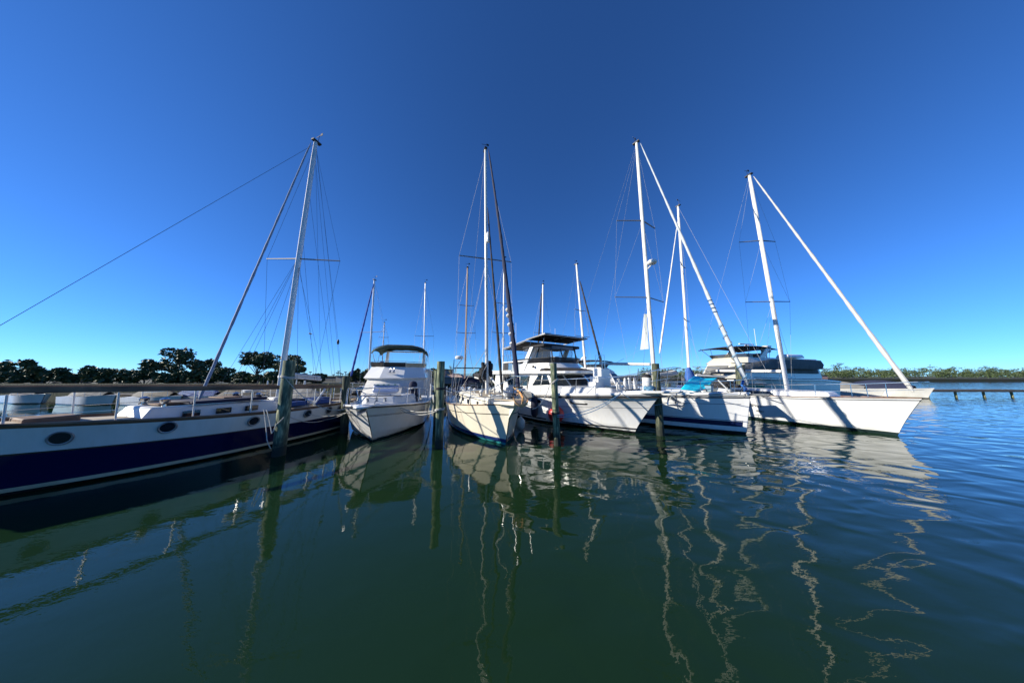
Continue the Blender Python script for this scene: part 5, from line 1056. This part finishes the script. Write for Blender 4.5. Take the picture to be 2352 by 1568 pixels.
for i, (px, Y, yaw, w, m, lb_) in enumerate(((1905, 33, 12, 4.2, bluecanv, 'small boat with a blue cover right of the mast at the right edge'), (2010, 32, 16, 4.6, greycanv, 'small boat with a grey cover far right on the walkway'), (2120, 33, 14, 4.0, navycanv, 'small boat with a navy cover farthest right on the walkway'))):
    r = empty('small_boat', gp(px, Y, 0), R(yaw), lb_, 'small boat')
    h = Hull(w*1.9, 1.3, 1.15, 1.35, 1.1, 1.0, .6, hull_mat('small hull', (.6, .6, .57), [('z', -2, .1, (.02, .02, .02))]), r, sm=.4); h.deck(gelw, r, -.05)
    M().grid([[(k*1.15*(1-.5*abs(u)), w*.95+u*w*.75, 1.1+(1.3*(1-k*k))*(1-u*u*.6)) for k in (-1, -.6, -.2, .2, .6, 1)] for u in (-1, -.6, -.2, .2, .6, 1)]).build('canvas_cover', m, r)
# ================================================================== ROPES between pilings and boats
B0s, B1p = W(b0, (1.0, 9.6, 1.45)), W(b1, (-.5, -.55, 1.72))
p0 = lambda z, dx=.0, dy=-.2: Vector((P0.location.x+.62*z/3.6*.0+dx, P0.location.y+dy, z))
def loop(name, P, z, r_, m, label, tilt=.06, lean=(0, 0)):
    c = Vector((P.location.x+lean[0]*z, P.location.y+lean[1]*z, z)); q = [c+Vector((r_*math.cos(a), r_*math.sin(a), tilt*math.cos(a)+.01*math.sin(3*a))) for a in [2*math.pi*i/20 for i in range(21)]]
    o = M().tube(q, .022, 6).tube([p+Vector((0, 0, .045)) for p in q], .022, 6).build(name, m, None); return tag(o, label, 'rope')
l0 = ((at(666, 828, 9.85).x-P0.location.x)/at(666, 828, 9.85).z)
l2 = ((at(1013, 830, 10.85).x-P2.location.x)/at(1013, 830, 10.85).z); l3 = ((at(1271, 834, 11.2).x-P3.location.x)/at(1271, 834, 11.2).z)
loop('rope_loop', P0, 2.92, .225, ropew, 'pale rope tied high round the leftmost piling', -.04, (l0, 0))
rope('mooring_line', [Vector((P0.location.x+l0*2.9+.1, 9.65, 2.88)), B1p+Vector((-.1, 0, 0))], [.62], .014, ropew, 'mooring line from the top of the leftmost piling down to the white flybridge boat')
rope('mooring_line', [Vector((P0.location.x+l0*1.7-.15, 9.65, 1.75)), W(b0, (1.55, 8.4, .72)), B1p], [.28, .12], .016, ropew, 'pale mooring line sagging low across the navy hull to the white flybridge boat')
rope('mooring_line', [at(667, 926, 12.6), B1p+Vector((0, .1, -.05))], [.55], .012, ropew, 'thin line from the navy sailboat rail past the biggest porthole')
rope('rope_bight', [at(606, 940, 9.75), at(613, 1010, 9.4), at(622, 1030, 9.5)], [-.06, .02], .016, ropew, 'slack rope dropping beside the leftmost piling'); rope('rope_bight', [at(612, 940, 9.75), at(624, 995, 9.5), at(634, 975, 9.6), at(652, 958, 9.63)], [-.05, .04, .02], .016, ropew, 'second slack rope curling round the leftmost piling')
B1c = W(b1, (.62, .62, 1.62))
for dz, lb_ in ((0, 'upper'), (-.09, 'lower')): rope('mooring_line', [B1c, Vector((P2.location.x-.1, 10.66, 1.56+dz*.6))], [.22-dz*1.1], .019, ropew, '%s of two pale lines between the white flybridge boat and the green piling' % lb_)
loop('rope_loop', P2, 1.55, .19, ropew, 'pale rope knotted halfway up the piling beside the cream sailboat', .03, (l2, 0)); loop('rope_loop', P2, 2.42, .185, roped, 'dark rope round the piling beside the cream sailboat', .0, (l2, 0))
rope('mooring_line', [Vector((P2.location.x+.2, 10.8, 2.43)), W(b2, (-.62, .9, 1.78))], [.05], .016, roped, 'dark line from the piling across the cream sailboat rail')
rope('mooring_line', [W(b2, (-1.75, 5.2, 1.35)), W(b2, (-.2, 3.3, 4.4))], [0], .012, ropew, 'taut pale line rising across the cream sailboat cabin to its mast')
for dz, lb_ in ((0, 'upper'), (-.07, 'lower')): rope('mooring_line', [Vector((P3.location.x, 11.02, 1.30+dz)), W(b3, (-1.22, -.15, 2.12+dz*.6))], [.26-dz], .017, ropeb, '%s of the two light blue lines from the grey green piling to the trawler bow' % lb_)
loop('rope_loop', P3, 1.34, .165, roped, 'dark rope round the grey green piling beside the red fender', .02, (l3, 0)); loop('rope_loop', P3, 2.72, .16, ropew, 'pale rope knotted high on the grey green piling', .1, (l3, 0))
rope('mooring_line', [Vector((P3.location.x+l3*2.8-.14, 11.1, 2.78)), W(b2, (.5, -1.7, 1.72))], [.3], .014, ropew, 'pale line from the grey green piling to the grey anchor of the cream sailboat')
rope('mooring_line', [W(b3, (-1.15, -.2, 2.1)), Vector((P4.location.x, 12.8, 1.55)), Vector((P4.location.x+.4, 12.9, 1.6))], [.22, 0], .015, ropeb, 'pale blue line from the trawler bow to the dark wet piling')
rope('mooring_line', [Vector((P4.location.x+.15, 12.9, 1.95)), W(b4, (-1.2, 2.0, 1.92)), W(b4, (-.45, .2, 2.15))], [.1, .05], .015, roped, 'dark line from the dark wet piling along the side of the blue striped sailboat')
# small bird in flight
o = M().loft([[(x, y*s_, z*s_) for y, z in ((-.05, 0), (0, .05), (.05, 0), (0, -.05))] for x, s_ in ((-.2, .2), (-.08, 1), (.1, 1), (.2, .3))]).build('body', wallgrey, None)
bd = empty('bird', at(713, 767, 30), R(20), 'small gull flying right of the leftmost mast', 'bird'); o.parent = bd
for sd in (-1, 1): M().loft([[(-.07, sd*.03, 0), (.07, sd*.03, 0), (.07, sd*.03, .02), (-.07, sd*.03, .02)], [(-.05, sd*.28, .12), (.04, sd*.28, .12), (.04, sd*.28, .13), (-.05, sd*.28, .13)], [(-.06, sd*.5, .03), (-.03, sd*.5, .03), (-.03, sd*.5, .035), (-.06, sd*.5, .035)]]).build('wing', gelw, bd)
# ================================================================== CAMERA, LIGHT, SKY
cam = bpy.data.cameras.new('Camera'); co = bpy.data.objects.new('Camera', cam); COL.objects.link(co)
co.location = (0, 0, CAM_H); co.rotation_euler = (R(90)+PITCH, 0, 0); cam.sensor_width = 36; cam.lens = 36*FPX/2352; cam.clip_end = 6000; cam.clip_start = .05
SC.camera = co
SUN_AZ, SUN_EL = R(-(90+8.5)), R(23)     # azimuth clockwise from +Y
sd_ = Vector((math.sin(SUN_AZ)*math.cos(SUN_EL), math.cos(SUN_AZ)*math.cos(SUN_EL), math.sin(SUN_EL)))
sl = bpy.data.lights.new('Sun', 'SUN'); sl.energy = 5.0; sl.angle = R(.53); sl.color = (1, .93, .80)
so_ = bpy.data.objects.new('Sun', sl); COL.objects.link(so_); so_.rotation_euler = sd_.to_track_quat('Z', 'Y').to_euler(); so_.location = sd_*60
wd = bpy.data.worlds.new('World'); SC.world = wd; wd.use_nodes = True
N, L = wd.node_tree.nodes, wd.node_tree.links
sk = N.new('ShaderNodeTexSky'); sk.sky_type = 'NISHITA'; sk.sun_disc = False; sk.sun_elevation = SUN_EL; sk.sun_rotation = SUN_AZ; sk.air_density = 1.0; sk.dust_density = .2; sk.ozone_density = 8; sk.altitude = 2500
tn = N.new('ShaderNodeMix'); tn.data_type = 'RGBA'; tn.blend_type = 'MULTIPLY'; tn.inputs['Factor'].default_value = 1; tn.inputs['B'].default_value = (.50, .765, .98, 1); L.new(sk.outputs[0], tn.inputs['A'])   # camera white balance of a clear winter sky
L.new(tn.outputs['Result'], N['Background'].inputs[0]); N['Background'].inputs[1].default_value = .11
SC.view_settings.view_transform = 'Standard'; SC.view_settings.look = 'None'; SC.view_settings.exposure = .74; SC.view_settings.gamma = 1
SC.cycles.max_bounces = 8; SC.cycles.transparent_max_bounces = 16; SC.cycles.caustics_reflective = False; SC.cycles.caustics_refractive = False
